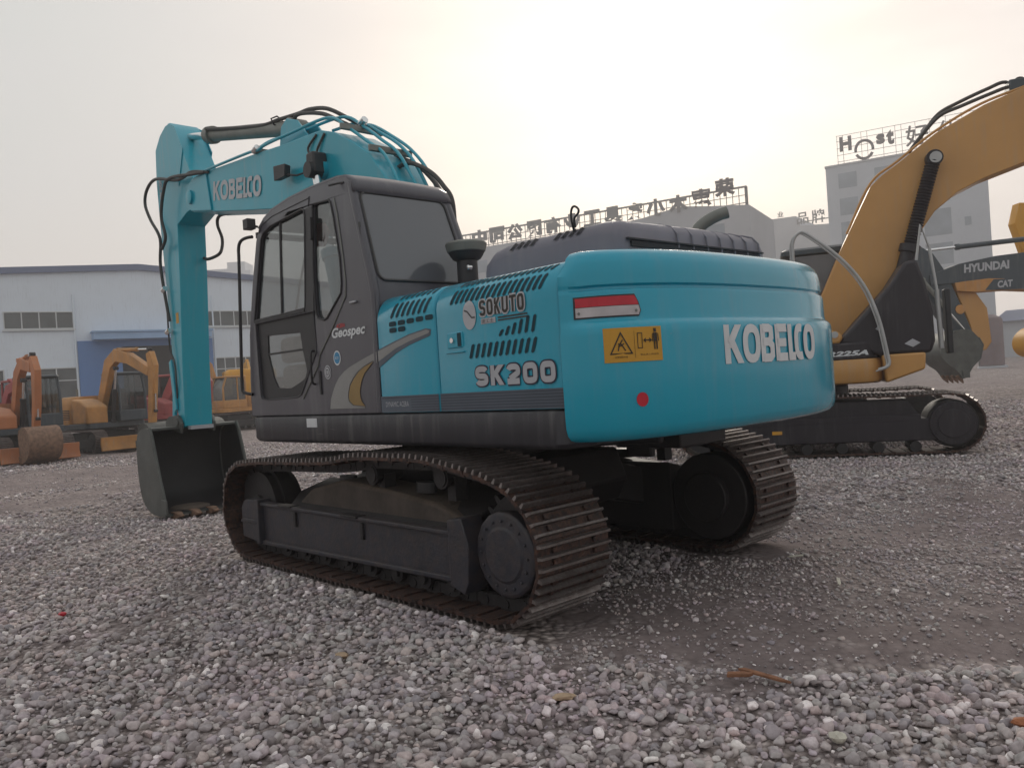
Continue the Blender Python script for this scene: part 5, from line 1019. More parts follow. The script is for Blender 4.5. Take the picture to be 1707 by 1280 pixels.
digger('excavator', 'dull red excavator half hidden behind the two orange ones at the left', GR, (27.0, -1.55, 0), -172, 'redp', 0.9,
       boom=[(0.15, 0.95, 0.24), (0.5, 1.7, 0.34), (0.9, 2.2, 0.36), (1.5, 2.3, 0.34), (2.3, 1.9, 0.26)], arm=[(2.3, 2.15, 0.22), (2.45, 1.9, 0.3), (2.4, 1.3, 0.24), (2.15, 0.7, 0.18)],
       bk=(2.1, 0.75, 0.65, 5, 0.7, 'bucket'), bcyl=((0.8, 1.0), (1.2, 1.9)), acyl=((1.0, 2.5), (2.3, 2.25)), cabz=2.55, hoodz=1.8, cabcol='redp')
# ================================================================== BUILDINGS
M['cladding'] = mat('hazed_cladding', (0.68, 0.745, 0.82), 0.6, 0, 0.05, 0.12, stain=(0.5, 0.52, 0.55), stainamt=0.1, streak=0.22, streakcol=(0.25, 0.25, 0.26))  # paled in place of thicker haze, so haze is in the colour
M['fascia'] = mat('blue_grey_fascia', (0.14, 0.17, 0.27), 0.6, 0, 0.06, 0.3)
M['bluewall'] = mat('blue_cladding', (0.10, 0.21, 0.46), 0.6, 0, 0.08, 0.3)
M['canopy'] = mat('pale_blue_canopy', (0.30, 0.45, 0.68), 0.6, 0, 0.08, 0.4)
M['pvc'] = mat('white_window_frame', (0.55, 0.57, 0.58), 0.5, 0, 0.05, 2)
M['opening'] = mat('doorway_shade', (0.045, 0.04, 0.045), 0.9, 0, 0.3, 0.6)
M['pane'] = mat('grimy_pane', (0.085, 0.095, 0.10), 0.25, 0, 0.25, 0.8)
M['concrete'] = mat('hazed_concrete_wall', (0.46, 0.48, 0.52), 0.85, 0, 0.08, 0.12, streak=0.25, streakcol=(0.25, 0.25, 0.26))  # far wall lightened instead of denser haze
M['concrete2'] = mat('hazed_render_wall', (0.42, 0.42, 0.44), 0.85, 0, 0.08, 0.12, streak=0.25, streakcol=(0.25, 0.25, 0.26))  # haze over the far blocks is partly put into this tone
M['signdark'] = mat('sign_letter_back', (0.10, 0.085, 0.09), 0.7, 0, 0.1, 1)
M['signframe'] = mat('sign_steelwork', (0.20, 0.19, 0.19), 0.7, 0, 0.1, 1)
def fr_window(parent, x0, x1, z0, z1, nx, zs=(), m='pane', name='window'):
    """dark pane with white bars and a sill on a facade whose outer face is y=0 (the yard is towards -y)"""
    m_ = MB(); m_.box(x0, x1, -0.02, -0.004, z0, z1); o = m_.build(name, m, parent, smooth=0)
    f_ = MB(); t_ = 0.07
    for k in range(nx+1): x = x0+(x1-x0)*k/nx; f_.box(x-t_/2, x+t_/2, -0.075, -0.021, z0, z1)
    each(f_, 'frame', 'pvc', o, smooth=0)
    f_ = MB()
    for z in (z0, z1)+tuple(zs): f_.box(x0-t_/2, x1+t_/2, -0.085, -0.0205, z-t_/2, z+t_/2)
    each(f_, 'frame', 'pvc', o, smooth=0)
    s_ = MB(); s_.box(x0-0.12, x1+0.12, -0.16, 0.0, z0-0.14, z0-0.04); s_.build('sill', 'pvc', o, smooth=0)
    return o
# factory: local x runs along the face to the right in the picture, the yard side is local -y
F = empty('factory', (56.2, -7.3, 0), -98.2); tag(F, 'long pale grey factory shed with blue doorway at the left back', 'factory')
m_ = MB(); m_.plate([(-26, 0), (6.95, 0), (6.95, 5.9), (12.9, 5.9), (12.9, 0), (44, 0), (44, 8.3), (8.4, 11.05), (-26, 9.2)], [], 0.0, 0.3); m_.build('front_wall', 'cladding', F, smooth=0)
m_ = MB()
for a, b in (((-26.2, 9.15), (8.4, 11.0)), ((8.4, 11.0), (44.2, 8.25))): m_.prism([a, b, (b[0], b[1]+0.42), (a[0], a[1]+0.42)], -0.25, 40.0)
m_.build('roof', 'fascia', F, smooth=0)
m_ = MB(); m_.box(-26, -25.7, 0.3, 40, 0, 9.2); m_.box(43.7, 44, 0.3, 40, 0, 8.3); m_.box(-26, 44, 39.7, 40, 0, 8.3); m_.build('side_wall', 'cladding', F, smooth=0)
m_ = MB(); m_.prism([(4.2, 0), (6.95, 0), (6.95, 5.55), (12.7, 5.55), (12.7, 0), (13.2, 0), (13.2, 6.0), (4.2, 6.0)], -0.12, -0.003); m_.build('blue_surround', 'bluewall', F, smooth=0)
m_ = MB(); m_.box(5.1, 12.9, -1.3, -0.125, 6.02, 6.50); m_.box(5.0, 13.0, -1.4, -0.125, 6.50, 6.60); m_.build('canopy', 'canopy', F, smooth=0)
m_ = MB(); m_.box(7.0, 12.7, 2.5, 2.6, 0, 5.8); m_.box(7.0, 12.7, 0.35, 2.5, 0.0, 0.03); m_.build('doorway_dark_sheet', 'opening', F, smooth=0)  # dark sheet and floor: the unlit inside is put into the colour
for x0 in (-17.0, -8.6, 0.0, 12.9, 20.6, 28.5): fr_window(F, x0, x0+4.05, 6.90, 8.03, 4)
for x0, x1, n, z0, z1 in ((-8.4, -5.4, 3, 1.9, 4.4), (-2.6, -0.2, 2, 1.9, 4.2), (1.62, 4.05, 2, 1.9, 4.2), (13.25, 16.4, 4, 2.2, 4.5), (20.5, 24, 4, 2.2, 4.5)): fr_window(F, x0, x1, z0, z1, n, (z0+(z1-z0)*0.63,))
for k in range(22):
    pass
m_ = MB()
for x in (-22, -14, -6, 4.1, 13.35, 19, 27): m_.cyl((x, -0.1, 0.2), (x, -0.1, 8.2 if x > 20 else 9.2), 0.06, 8)
each(m_, 'downpipe', 'cladding', F)
# tower block with the rooftop name
B1 = empty('office_building', (49.53, -113.07, 0), -161.93); tag(B1, 'tall grey office block carrying the rooftop name sign at the right', 'building')
m_ = MB(); m_.plate([(0, 0), (20.65, 0), (20.65, 29.72), (0, 29.72)], [], 0.0, 16.0); m_.build('wall', 'concrete', B1, smooth=0)
m_ = MB(); m_.box(-0.1, 20.75, -0.1, 0.3, 29.722, 30.0); m_.box(-0.1, 0.3, 0.31, 16, 29.722, 30.0); m_.build('parapet', 'concrete2', B1, smooth=0)
M['farpane'] = mat('dull_far_window', (0.24, 0.27, 0.31), 0.4, 0, 0.15, 0.5)
for z0, z1 in ((22.4, 24.9), (26.4, 28.6), (17.7, 21.4), (13.6, 16.6), (9.5, 12.5)):
    for x0, x1 in ((1.7, 4.2), (6.6, 9.1), (12.6, 16.0)):
        m_ = MB(); m_.box(x0, x1, -0.03, -0.004, z0, z1); o_ = m_.build('window', 'farpane', B1, smooth=0)
m_ = MB(); m_.box(17.6, 18.4, -0.03, -0.004, 18.6, 19.8); m_.build('window', 'farpane', B1, smooth=0)
SG = empty('rooftop_sign', (49.53, -113.07, 30.0), -161.93); tag(SG, 'rooftop sign reading Host on thin steel frame above the tall office block', 'sign')
m_ = MB()
for z in (0.35, 1.3, 2.3, 3.35, 4.15): m_.box(1.7, 20, 0.06, 0.12, z-0.03, z+0.03)
each(m_, 'crossbar', 'signframe', SG, smooth=0)
m_ = MB()
for x in (1.8, 2.6, 5.1, 5.9, 8.0, 9.6, 10.4, 12.2, 14.0, 16, 18, 20): m_.box(x-0.03, x+0.03, 0.125, 0.19, 0.0, 4.2)
each(m_, 'upright', 'signframe', SG, smooth=0)
def sgn(body, x, z, w, h, name='letter', root=SG, bold=0.04, mirror=False, m='signdark', rot=0):
    vs, fs = text_tris(body, 1, bold); vs = fit(vs, w, h)
    if mirror: vs = [(w-a, b) for a, b in vs]
    n = len(vs); mb_ = MB(); mb_.add([(x+a, 0.0, z+b) for a, b in vs]+[(x+a, -0.15, z+b) for a, b in vs], fs+[tuple(i+n for i in f)[::-1] for f in fs])
    return mb_.build(name, m, root, smooth=0)
sgn('H', 2.15, 1.75, 1.65, 2.15, bold=0.05); sgn('s', 7.1, 1.85, 1.15, 1.45, bold=0.05); sgn('t', 8.45, 1.55, 1.0, 2.15, bold=0.05)
def arc_letter(a0, a1, rx, rz, cx, cz, th):
    P_ = oval(cx, cz, rx, rz, 24, a0, a1); Q_ = oval(cx, cz, rx-th, rz-th, 24, a0, a1)
    m2 = MB(); m2.prism(P_+Q_[::-1], -0.15, 0.0); m2.build('letter', 'signdark', SG, smooth=0)
arc_letter(-12, 192, 1.35, 1.45, 5.45, 1.55, 0.38); arc_letter(205, 335, 1.35, 1.45, 5.45, 1.45, 0.38)
sgn('好', 10.9, 0.75, 2.9, 2.9, bold=0.012)
sgn('仕', 14.9, 0.75, 2.6, 2.8, bold=0.012)
# long block whose rooftop characters are seen from behind
B2 = empty('factory_block', (86.53, -73.22, 0), -162.78); tag(B2, 'long hazy block under the row of rooftop characters behind the engine hood', 'building')
m_ = MB(); m_.plate([(-8, 0), (41.8, 0), (41.8, 21.0), (37, 21.6), (33, 22.2), (28, 21.5), (22, 21.15), (-8, 21.1)], [], 0.0, 14.0); m_.build('wall', 'concrete2', B2, smooth=0)
for k in range(9):
    for z in (13.5, 17.4): m_ = MB(); m_.box(-4+k*5, -1.4+k*5, -0.03, -0.004, z, z+1.8); m_.build('window', 'farpane', B2, smooth=0)
SG2 = empty('rooftop_sign', (86.53, -73.22, 21.0), -162.78); tag(SG2, 'long row of large rooftop characters seen from behind, reversed, above the hood', 'sign')
m_ = MB(); m_.box(-1, 41.6, 0.05, 0.2, 2.20, 2.42); m_.box(-1, 41.6, 0.05, 0.15, 0.28, 0.38); m_.box(-1, 41.6, 0.06, 0.14, 1.25, 1.33); each(m_, 'crossbar', 'signframe', SG2, smooth=0)
m_ = MB()
for k in range(55): x = -0.8+k*0.78; m_.box(x-0.04, x+0.04, 0.205, 0.3, 0.0, 2.4)
m_.box(41.3, 41.6, 0.205, 0.5, 0, 2.35); each(m_, 'upright', 'signframe', SG2, smooth=0)
for k, ch in enumerate('荣惠木小家具工业有限公司中'):
    sgn(ch, 37.65-k*3.03, 0.45+(1.05 if k == 0 else 0.25 if k == 1 else 0), 2.55, 2.25, 'character', SG2, 0.045, True, 'signframe' if k > 1 else 'signdark')
B3 = empty('factory_block', (85.01, -148.35, 0), -168.33); tag(B3, 'faint far block with a few rooftop characters beside the tall office block', 'building')
m_ = MB(); m_.plate([(-3, 0), (24, 0), (24, 27.6), (12.2, 28.6), (11.4, 30.7), (4.4, 30.9), (4.2, 29.8), (-3, 28.2)], [], 0, 14); m_.build('wall', 'concrete2', B3, smooth=0)
SG3 = empty('rooftop_sign', (85.01, -148.35, 28.0), -168.33); tag(SG3, 'short far rooftop sign left of the tall office block', 'sign')
m_ = MB(); m_.box(-2, 24, 0.05, 0.15, 1.2, 1.4); m_.build('crossbar', 'signframe', SG3, smooth=0)
sgn('恒', 0.7, 0.3, 2.5, 2.8, 'character', SG3, 0.015, False, 'signframe'); sgn('品', 11.6, 0.9, 2.3, 2.3, 'character', SG3, 0.015, False, 'signframe'); sgn('牌', 14.5, 0.6, 2.6, 2.7, 'character', SG3, 0.015, False, 'signframe'); sgn('业', 7.8, 3.0, 1.2, 1.1, 'character', SG3, 0.015, False, 'signframe')
B4 = empty('distant_building', (217.6, -93.9, 0), -132); tag(B4, 'faint pale block rising far behind the factory roof', 'building')
m_ = MB(); m_.plate([(-6, 0), (7, 0), (7, 37.5), (5.5, 37.5), (5.5, 40), (0.5, 40), (0.5, 38.2), (-6, 38.2)], [], 0, 8); m_.build('wall', 'concrete', B4, smooth=0)
B5 = empty('low_warehouse', (-10.0, -120.0, 0), 180); tag(B5, 'low grey warehouse far off at the right edge', 'building')
m_ = MB(); m_.box(-40, 30, 0, 12, 0, 5.0); m_.build('wall', 'concrete', B5, smooth=0)
m_ = MB(); m_.prism([(-0.8, 4.9), (6, 6.6), (12.8, 4.9)], -40.5, 30.5, 'x'); m_.build('roof', 'fascia', B5, smooth=0)

# ================================================================== GROUND, GRAVEL, HAZE

rng = np.random.default_rng(5)
SOIL = [(-1.30, 0.25), (-1.75, 1.25), (-2.12, 1.66), (-2.54, 1.56), (-2.94, 1.36), (-3.31, 1.16), (-3.6, 0.85), (-4.08, 0.37), (-4.9, -0.6), (-4.4, -3.2), (-3.3, -5.0), (-1.6, -5.2), (-1.7, -2.5), (-1.3, -0.9)]
def soil_dist(x, y):
    """signed distance to the bare-soil outline, positive inside (arrays)"""
    P = np.array(SOIL); d = np.full(x.shape, 1e9); ins = np.zeros(x.shape, bool)
    for i in range(len(P)):
        a, b = P[i], P[(i+1) % len(P)]; ab = b-a; t = np.clip(((x-a[0])*ab[0]+(y-a[1])*ab[1])/(ab@ab), 0, 1)
        d = np.minimum(d, np.hypot(x-a[0]-t*ab[0], y-a[1]-t*ab[1]))
        c = ((a[1] > y) != (b[1] > y)) & (x < (b[0]-a[0])*(y-a[1])/(b[1]-a[1]+1e-12)+a[0]); ins ^= c
    return np.where(ins, d, -d)
def vnoise(x, y, f, seed):
    g_ = np.random.default_rng(seed).random((64, 64)); u = x*f; v = y*f; iu = np.floor(u).astype(int); iv = np.floor(v).astype(int); fu = u-iu; fv = v-iv
    fu = fu*fu*(3-2*fu); fv = fv*fv*(3-2*fv); G = lambda a, b: g_[a % 64, b % 64]
    return (G(iu, iv)*(1-fu)+G(iu+1, iv)*fu)*(1-fv)+(G(iu, iv+1)*(1-fu)+G(iu+1, iv+1)*fu)*fv
def soil_amount(x, y):
    sd_ = soil_dist(x, y); s_ = np.clip((sd_+0.22)/0.75+(vnoise(x, y, 2.2, 3)-0.5)*1.1+(vnoise(x, y, 7.0, 6)-0.5)*0.7, 0, 1)*np.clip(1.1-(sd_-0.55)*0.55, 0.45, 1)
    far = np.clip((vnoise(x, y, 0.22, 8)*0.6+vnoise(x, y, 0.9, 9)*0.4-0.52)*5, 0, 1)*0.75
    rl = (x-3.0)*0.4; near = np.hypot(x+5.25, y-4.5)
    return np.maximum(s_, far*np.clip((near-4.5)/2.5, 0, 1))
def gh(x, y):
    h = (vnoise(x, y, 0.45, 1)-0.5)*0.09+(vnoise(x, y, 1.7, 2)-0.5)*0.045+(vnoise(x, y, 5.0, 4)-0.5)*0.026+(vnoise(x, y, 9.0, 14)-0.5)*0.012
    s_ = soil_dist(x, y); rut = np.exp(-((s_-0.22)/0.16)**2)*(-0.035)+np.exp(-((s_+0.02)/0.10)**2)*0.018
    m = 1.0
    for cx, cy, hx, hy, a in ((0, 0, 2.3, 1.6, 0), (1.037, -8.124, 2.4, 1.7, R(-150.6)), (6.4, 0, 0.7, 0.8, 0)):
        c_, s2 = math.cos(a), math.sin(a); lx = (x-cx)*c_+(y-cy)*s2; ly = -(x-cx)*s2+(y-cy)*c_
        d_ = np.hypot(np.maximum(np.abs(lx)-hx, 0), np.maximum(np.abs(ly)-hy, 0)); m = m*np.clip(d_/1.2, 0, 1)
    far = np.clip(1.2-np.hypot(x, y)/60, 0, 1); dip = 0.165*np.exp(-((x-6.3)**2+y**2)/2.6)
    return (h*m*far+rut*np.clip(m+0.4, 0, 1))-0.004-dip
n = 420; t = np.linspace(-1, 1, n); ax = np.sinh(t*6.2)/np.sinh(6.2)*450
gx, gy = np.meshgrid(ax-2.5, ax+0.8, indexing='ij'); gz = gh(gx, gy); V = np.stack([gx, gy, gz], -1).reshape(-1, 3)
i = np.arange(n-1); a_, b_ = np.meshgrid(i, i, indexing='ij'); q0 = (a_*n+b_).ravel(); F_ = np.stack([q0, q0+n, q0+n+1, q0+1], -1)
me = bpy.data.meshes.new('ground'); me.vertices.add(len(V)); me.vertices.foreach_set('co', V.ravel()); me.loops.add(F_.size); me.loops.foreach_set('vertex_index', F_.ravel().astype(np.int32)); me.polygons.add(len(F_)); me.polygons.foreach_set('loop_start', np.arange(0, F_.size, 4, dtype=np.int32)); me.polygons.foreach_set('loop_total', np.full(len(F_), 4, dtype=np.int32)); me.update(calc_edges=True); me.shade_smooth()
at_ = me.attributes.new('soil', 'FLOAT', 'POINT'); at_.data.foreach_set('value', soil_amount(gx, gy).ravel().astype(np.float32))
gm = bpy.data.materials.new('gravel_ground'); gm.use_nodes = True; t_ = gm.node_tree; bs = t_.nodes['Principled BSDF']; bs.inputs['Roughness'].default_value = 0.92; bs.inputs['Specular IOR Level'].default_value = 0.25
ge = N(t_, 'ShaderNodeNewGeometry'); P = ge.outputs['Position']; atn = N(t_, 'ShaderNodeAttribute', attribute_name='soil')
vo = N(t_, 'ShaderNodeTexVoronoi'); vo.inputs['Scale'].default_value = 22; vo.inputs['Randomness'].default_value = 1; L(t_, P, vo.inputs['Vector'])
vr = N(t_, 'ShaderNodeTexVoronoi'); vr.inputs['Scale'].default_value = 7; L(t_, P, vr.inputs['Vector'])
sp2 = N(t_, 'ShaderNodeSeparateColor'); L(t_, vo.outputs['Color'], sp2.inputs[0])
sp3 = N(t_, 'ShaderNodeSeparateColor'); L(t_, vr.outputs['Color'], sp3.inputs[0])
stone = ramp(t_, math_(t_, 'MULTIPLY_ADD', sp3.outputs[0], 0.4, math_(t_, 'MULTIPLY', sp2.outputs[0], 0.6)), [(0.1, (0.208, 0.176, 0.175)), (0.45, (0.394, 0.345, 0.341)), (0.7, (0.519, 0.462, 0.453)), (0.95, (0.746, 0.670, 0.660))])
edge = ramp(t_, vo.outputs['Distance'], [(0.25, (1, 1, 1)), (0.75, (0.35, 0.33, 0.32))])
stone = mixc(t_, 1.0, stone, edge, 'MULTIPLY')
n1 = N(t_, 'ShaderNodeTexNoise'); n1.inputs['Scale'].default_value = 1.2; n1.inputs['Detail'].default_value = 8; n1.inputs['Roughness'].default_value = 0.65; L(t_, P, n1.inputs['Vector'])
n2 = N(t_, 'ShaderNodeTexNoise'); n2.inputs['Scale'].default_value = 14; n2.inputs['Detail'].default_value = 8; n2.inputs['Roughness'].default_value = 0.7; L(t_, P, n2.inputs['Vector'])
soilc = ramp(t_, n1.outputs[0], [(0.3, (0.148, 0.115, 0.110)), (0.55, (0.205, 0.162, 0.157)), (0.75, (0.252, 0.207, 0.199))])
soilc = mixc(t_, 0.5, soilc, ramp(t_, n2.outputs[0], [(0.3, (0.6, 0.6, 0.6)), (0.7, (1.3, 1.3, 1.3))]), 'MULTIPLY')
patchy = ramp(t_, n1.outputs[0], [(0.35, (0.80, 0.78, 0.80)), (0.65, (1.12, 1.08, 1.02))])
stone = mixc(t_, 1.0, stone, patchy, 'MULTIPLY')
fsoil = math_(t_, 'MULTIPLY_ADD', math_(t_, 'SUBTRACT', n2.outputs[0], 0.5), 0.9, atn.outputs['Fac'], True)
col = mixc(t_, math_(t_, 'MULTIPLY', fsoil, 0.93), stone, soilc); L(t_, col, bs.inputs['Base Color'])
hgt = math_(t_, 'MULTIPLY', math_(t_, 'SUBTRACT', 1.0, vo.outputs['Distance']), math_(t_, 'SUBTRACT', 1.08, fsoil)); hgt = math_(t_, 'ADD', hgt, math_(t_, 'MULTIPLY', n2.outputs[0], 0.5))
bp = N(t_, 'ShaderNodeBump'); bp.inputs['Strength'].default_value = 0.9; bp.inputs['Distance'].default_value = 0.03; L(t_, hgt, bp.inputs['Height']); L(t_, bp.outputs[0], bs.inputs['Normal'])
me.materials.append(gm); go = bpy.data.objects.new('ground', me); COL.objects.link(go); tag(go, kind='structure')
# loose stones
sm = bpy.data.materials.new('stone'); sm.use_nodes = True; t_ = sm.node_tree; bs = t_.nodes['Principled BSDF']; bs.inputs['Roughness'].default_value = 0.85; bs.inputs['Specular IOR Level'].default_value = 0.3
ge = N(t_, 'ShaderNodeNewGeometry'); ri = ge.outputs['Random Per Island']
c1 = ramp(t_, ri, [(0.0, (0.251, 0.218, 0.220)), (0.15, (0.381, 0.333, 0.339)), (0.3, (0.310, 0.285, 0.308)), (0.45, (0.481, 0.418, 0.420)), (0.6, (0.400, 0.380, 0.378)), (0.75, (0.541, 0.446, 0.437)), (0.9, (0.430, 0.372, 0.408)), (0.97, (0.721, 0.666, 0.658)), (1.0, (0.902, 0.836, 0.836))])
n1 = N(t_, 'ShaderNodeTexNoise'); n1.inputs['Scale'].default_value = 60; n1.inputs['Detail'].default_value = 6; L(t_, ge.outputs['Position'], n1.inputs['Vector'])
n3 = N(t_, 'ShaderNodeTexNoise'); n3.inputs['Scale'].default_value = 0.9; n3.inputs['Detail'].default_value = 3; L(t_, ge.outputs['Position'], n3.inputs['Vector'])
c1 = mixc(t_, 0.8, c1, ramp(t_, n1.outputs[0], [(0.3, (0.78, 0.77, 0.76)), (0.7, (1.2, 1.2, 1.2))]), 'MULTIPLY')
c1 = mixc(t_, 1.0, c1, ramp(t_, n3.outputs[0], [(0.3, (1.00, 0.97, 1.01)), (0.5, (1.03, 1.04, 1.0)), (0.7, (1.12, 1.04, 1.08))]), 'MULTIPLY')
L(t_, c1, bs.inputs['Base Color'])
bp = N(t_, 'ShaderNodeBump'); bp.inputs['Strength'].default_value = 0.35; bp.inputs['Distance'].default_value = 0.004; L(t_, n1.outputs[0], bp.inputs['Height']); L(t_, bp.outputs[0], bs.inputs['Normal'])
def ico(sub):
    bm = bmesh.new(); bmesh.ops.create_icosphere(bm, subdivisions=sub, radius=1); v = np.array([q.co[:] for q in bm.verts]); f_ = np.array([[q.index for q in p.verts] for p in bm.faces]); bm.free(); return v, f_
def rocks(name, pts, rad, sub, label):
    base_v, base_f = ico(sub); K_ = 14; shapes = []
    for k in range(K_):
        v = base_v.copy()
        for j in range(7):                                 # chip planes: flatten the ball against random planes
            d_ = rng.normal(size=3); d_ /= np.linalg.norm(d_); lim = rng.uniform(0.35, 0.80); pj = v@d_; v = v-np.outer(np.maximum(pj-lim, 0)*0.97, d_)
        v += rng.normal(size=v.shape)*0.035; v *= np.array([1.0, rng.uniform(0.65, 0.95), rng.uniform(0.45, 0.75)]); shapes.append(v)
    shapes = np.array(shapes); m = len(pts); idx = rng.integers(0, K_, m); nv = len(base_v)
    a, b, c_ = rng.uniform(0, 2*np.pi, m), rng.normal(0, 0.35, m), rng.normal(0, 0.35, m)
    ca, sa, cb_2, sb, cc_, sc_ = np.cos(a), np.sin(a), np.cos(b), np.sin(b), np.cos(c_), np.sin(c_)
    Rm = np.empty((m, 3, 3)); Rm[:, 0, 0] = ca*cb_2; Rm[:, 0, 1] = ca*sb*sc_-sa*cc_; Rm[:, 0, 2] = ca*sb*cc_+sa*sc_; Rm[:, 1, 0] = sa*cb_2; Rm[:, 1, 1] = sa*sb*sc_+ca*cc_; Rm[:, 1, 2] = sa*sb*cc_-ca*sc_; Rm[:, 2, 0] = -sb; Rm[:, 2, 1] = cb_2*sc_; Rm[:, 2, 2] = cb_2*cc_
    Vv = np.einsum('mij,mvj->mvi', Rm, shapes[idx])*rad[:, None, None]+pts[:, None, :]
    Ff = base_f[None]+(np.arange(m)*nv)[:, None, None]; Vv = Vv.reshape(-1, 3); Ff = Ff.reshape(-1, 3)
    me = bpy.data.meshes.new(name); me.vertices.add(len(Vv)); me.vertices.foreach_set('co', Vv.ravel()); me.loops.add(Ff.size); me.loops.foreach_set('vertex_index', Ff.ravel().astype(np.int32)); me.polygons.add(len(Ff)); me.polygons.foreach_set('loop_start', np.arange(0, Ff.size, 3, dtype=np.int32)); me.polygons.foreach_set('loop_total', np.full(len(Ff), 3, dtype=np.int32)); me.update(calc_edges=True)
    me.shade_smooth()
    me.materials.append(sm); o = bpy.data.objects.new(name, me); COL.objects.link(o); return tag(o, label, 'gravel', kind='stuff')
def ring(r0, r1, cell, rmin, rmax, thin=1.0, full=False):
    nmax = int(2*r1/cell); g1 = np.arange(-nmax//2, nmax//2+1)*cell; X, Y = np.meshgrid(g1+CAM.x, g1+CAM.y, indexing='ij'); X = X+rng.uniform(-0.5, 0.5, X.shape)*cell; Y = Y+rng.uniform(-0.5, 0.5, Y.shape)*cell
    dx, dy = X-CAM.x, Y-CAM.y; rr3 = np.hypot(dx, dy); da = (np.arctan2(dy, dx)-yaw+np.pi) % (2*np.pi)-np.pi
    k = (rr3 > r0) & (rr3 <= r1) & (np.abs(da) < R(46)+0.45/np.maximum(rr3, .5)); X, Y = X[k], Y[k]
    so2 = soil_amount(X, Y); p = 1-so2*0.72; p = np.where(so2 > 0.3, p*(0.25+1.5*vnoise(X, Y, 2.4, 21)**1.5), p); keep = rng.random(len(X)) < p*thin
    for a0, b0, c0, d0 in ((-2.12, 2.12, 0.82, 1.48), (-2.12, 2.12, -1.48, -0.82), (5.9, 7.2, -0.65, 0.65)): keep &= ~((X > a0) & (X < b0) & (Y > c0) & (Y < d0))
    lx = (X-1.037)*math.cos(R(-150.6))+(Y+8.124)*math.sin(R(-150.6)); ly = -(X-1.037)*math.sin(R(-150.6))+(Y+8.124)*math.cos(R(-150.6)); keep &= ~((np.abs(lx) < 2.15) & (np.abs(ly) < 1.55) & (np.abs(ly) > 0.9))
    X, Y, so2 = X[keep], Y[keep], so2[keep]; rad = rng.uniform(0, 1, len(X))**1.7*(rmax-rmin)+rmin; rad = np.where(so2 > 0.4, rad*rng.uniform(0.25, 0.80, len(X)), rad)
    Z = gh(X, Y)+rad*rng.uniform(0.05, 0.55, len(X)); return np.stack([X, Y, Z], -1), rad
p_, r_ = ring(0.9, 7.0, 0.036, 0.010, 0.039); rocks('gravel', p_, r_, 2, 'grey crushed stones covering the near yard')
def fines(n_, r0, r1, a0, a1):
    X = CAM.x+0*rng.random(n_); th = R(a0)+(R(a1)-R(a0))*rng.random(n_); rr4 = np.sqrt(r0*r0+(r1*r1-r0*r0)*rng.random(n_)); X = CAM.x+rr4*np.cos(th); Y = CAM.y+rr4*np.sin(th)
    so2 = soil_amount(X, Y); k = (so2 > 0.25) & (rng.random(n_) < 0.15+0.85*vnoise(X, Y, 1.9, 33)**1.3)
    k &= ~((np.abs(X) < 2.12) & (np.abs(Y) > 0.82) & (np.abs(Y) < 1.48)); lx = (X-1.037)*math.cos(R(-150.6))+(Y+8.124)*math.sin(R(-150.6)); ly = -(X-1.037)*math.sin(R(-150.6))+(Y+8.124)*math.cos(R(-150.6)); k &= ~((np.abs(lx) < 2.15) & (np.abs(ly) < 1.55) & (np.abs(ly) > 0.9))
    X, Y = X[k], Y[k]; rad = 0.005+0.017*rng.random(len(X))**2.2; return np.stack([X, Y, gh(X, Y)+rad*0.3], -1), rad
p_, r_ = fines(110000, 2.5, 13.0, -92, -28); rocks('grit', p_, r_, 1, 'small grit bedded in the bare soil behind the tracks')
p_, r_ = ring(7.0, 13.0, 0.058, 0.018, 0.042); rocks('gravel', p_, r_, 1, 'grey crushed stones in the middle of the yard')
p_, r_ = ring(13.0, 26.0, 0.11, 0.025, 0.055, 0.9); rocks('gravel', p_, r_, 1, 'grey stones farther out across the yard')
# a few odd bits lying about
def rock(name, label, cat, x, y, r, m, flat=0.6, seed=1, ang=0, long=1.0):
    q = random.Random(seed); bm = bmesh.new(); bmesh.ops.create_icosphere(bm, subdivisions=2, radius=1)
    for v in bm.verts:
        k = 0.78+0.35*q.random(); v.co = Vector((v.co.x*r*long*k, v.co.y*r*k*0.8, v.co.z*r*flat*k))
    me = bpy.data.meshes.new(name); bm.to_mesh(me); bm.free(); me.materials.append(M[m]); o = bpy.data.objects.new(name, me); COL.objects.link(o); o.location = (x, y, float(gh(np.array([x]), np.array([y]))[0])+r*flat*0.75+0.012); o.rotation_euler = (0.1, 0.1, R(ang)); return tag(o, label, cat)
M['paleston'] = mat('pale_stone', (0.55, 0.52, 0.44), 0.8, 0, 0.1, 20, bump=0.4)
M['brick'] = mat('orange_brick', (0.34, 0.13, 0.06), 0.85, 0, 0.2, 20, bump=0.5)
M['wood'] = mat('orange_wood', (0.26, 0.12, 0.065), 0.8, 0, 0.3, 18, bump=0.4)
M['tan'] = mat('tan_flake', (0.42, 0.30, 0.20), 0.8, 0, 0.2, 18)
rock('stone', 'pale cream stone lying on the gravel near the bottom right', 'stone', -3.79, 1.58, 0.034, 'paleston', 0.7, 3)
rock('brick_chip', 'small bright red chip on the gravel at the left', 'chip', 1.18, 3.04, 0.035, 'red', 0.5, 4)
rock('brick_chip', 'tan and orange chip on the gravel in front of the near track', 'chip', -2.70, 1.95, 0.045, 'tan', 0.35, 6, 30, 1.3)
rock('brick_chip', 'dull red stone chip at the right edge of the gravel', 'chip', -4.25, 0.98, 0.038, 'brick', 0.6, 8, 10)
rock('stone', 'yellowish stone below the near track', 'stone', -1.35, 2.28, 0.035, 'tan', 0.5, 11, 10, 1.4)
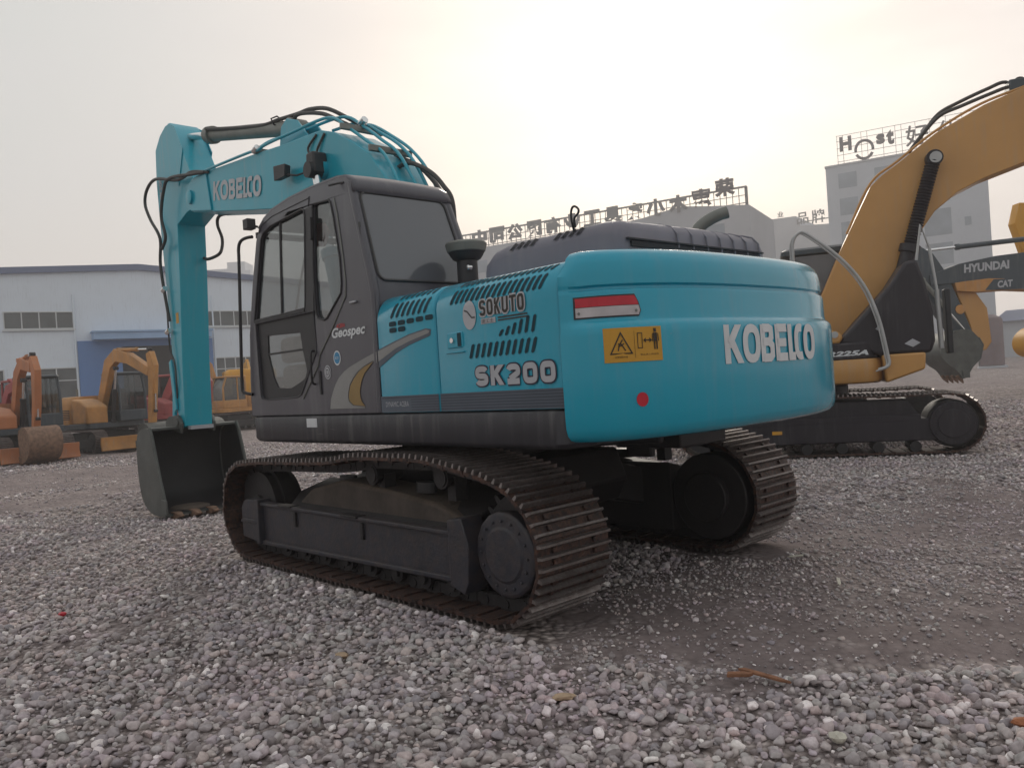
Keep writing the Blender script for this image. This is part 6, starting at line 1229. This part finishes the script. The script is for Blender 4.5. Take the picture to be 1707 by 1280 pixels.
def plank(name, label, cat, x, y, l, w_, h, ang, m):
    mb = MB(); k = [(-l/2, -w_/2), (-l/2+l*0.1, w_/2), (l*0.2, w_*0.6), (l/2, w_*0.1), (l*0.3, -w_*0.4)]
    mb.prism(k, 0, h, 'z'); o = mb.build(name, m, None, bevel=0.003); o.location = (x, y, float(gh(np.array([x]), np.array([y]))[0])+0.035); o.rotation_euler = (0.05, 0.08, R(ang)); return tag(o, label, cat)
plank('wood_offcut', 'long orange splinter of wood lying across the gravel at the lower right', 'wood', -3.29, 1.235, 0.25, 0.024, 0.014, 186, 'wood')
plank('wood_offcut', 'short orange wood chip under the longer splinter at the lower right', 'wood', -3.20, 1.30, 0.13, 0.03, 0.018, 230, 'wood')
plank('stick', 'thin white stick on the bare soil behind the tracks', 'stick', -2.83, -0.50, 0.14, 0.022, 0.012, 118, 'paleston')
plank('paper_scrap', 'small white scrap on the soil right of the far track', 'scrap', -2.3, -0.95, 0.12, 0.03, 0.008, 40, 'paleston')
tk = empty('storage_tank', (13.6, -60.4, 0), 20); tag(tk, 'dull mauve storage tank standing far back at the right', 'tank')
M['mauve'] = mat('mauve_grey_paint', (0.17, 0.13, 0.14), 0.7, 0, 0.15, 1, stain=(0.2, 0.12, 0.1), stainamt=0.3)
m_ = MB(); m_.lathe([(0.75, 0.15), (0.8, 0.2), (0.8, 3.4), (0.7, 3.6), (0.3, 3.8), (0.1, 3.85)], (0, 0, 0), 24); to_ = m_.build('shell', 'mauve', tk)
m_ = MB(); m_.box(-0.9, 0.9, -0.9, 0.9, -0.05, 0.15); m_.build('plinth', 'concrete', tk)
m_ = MB(); m_.tube([(0.83, 0.1, 0.1), (0.83, 0.1, 3.5), (0.4, 0.1, 3.75)], 0.04, 6); m_.build('ladder_rail', 'steel', tk)
# haze: one closed box of thin even air round everything
hz = MB(); hz.box(-480, 480, -480, 480, -1.5, 64); hm = bpy.data.materials.new('haze'); hm.use_nodes = True; t_ = hm.node_tree; t_.nodes.clear()
pv = N(t_, 'ShaderNodeVolumePrincipled'); pv.inputs['Color'].default_value = (0.93, 0.92, 0.92, 1); pv.inputs['Density'].default_value = 0.0021; pv.inputs['Anisotropy'].default_value = 0.3
oo = N(t_, 'ShaderNodeOutputMaterial'); L(t_, pv.outputs[0], oo.inputs['Volume']); tag(hz.build('haze', hm, None, smooth=0), 'pale thin haze filling the air over the whole yard', 'haze', kind='stuff')
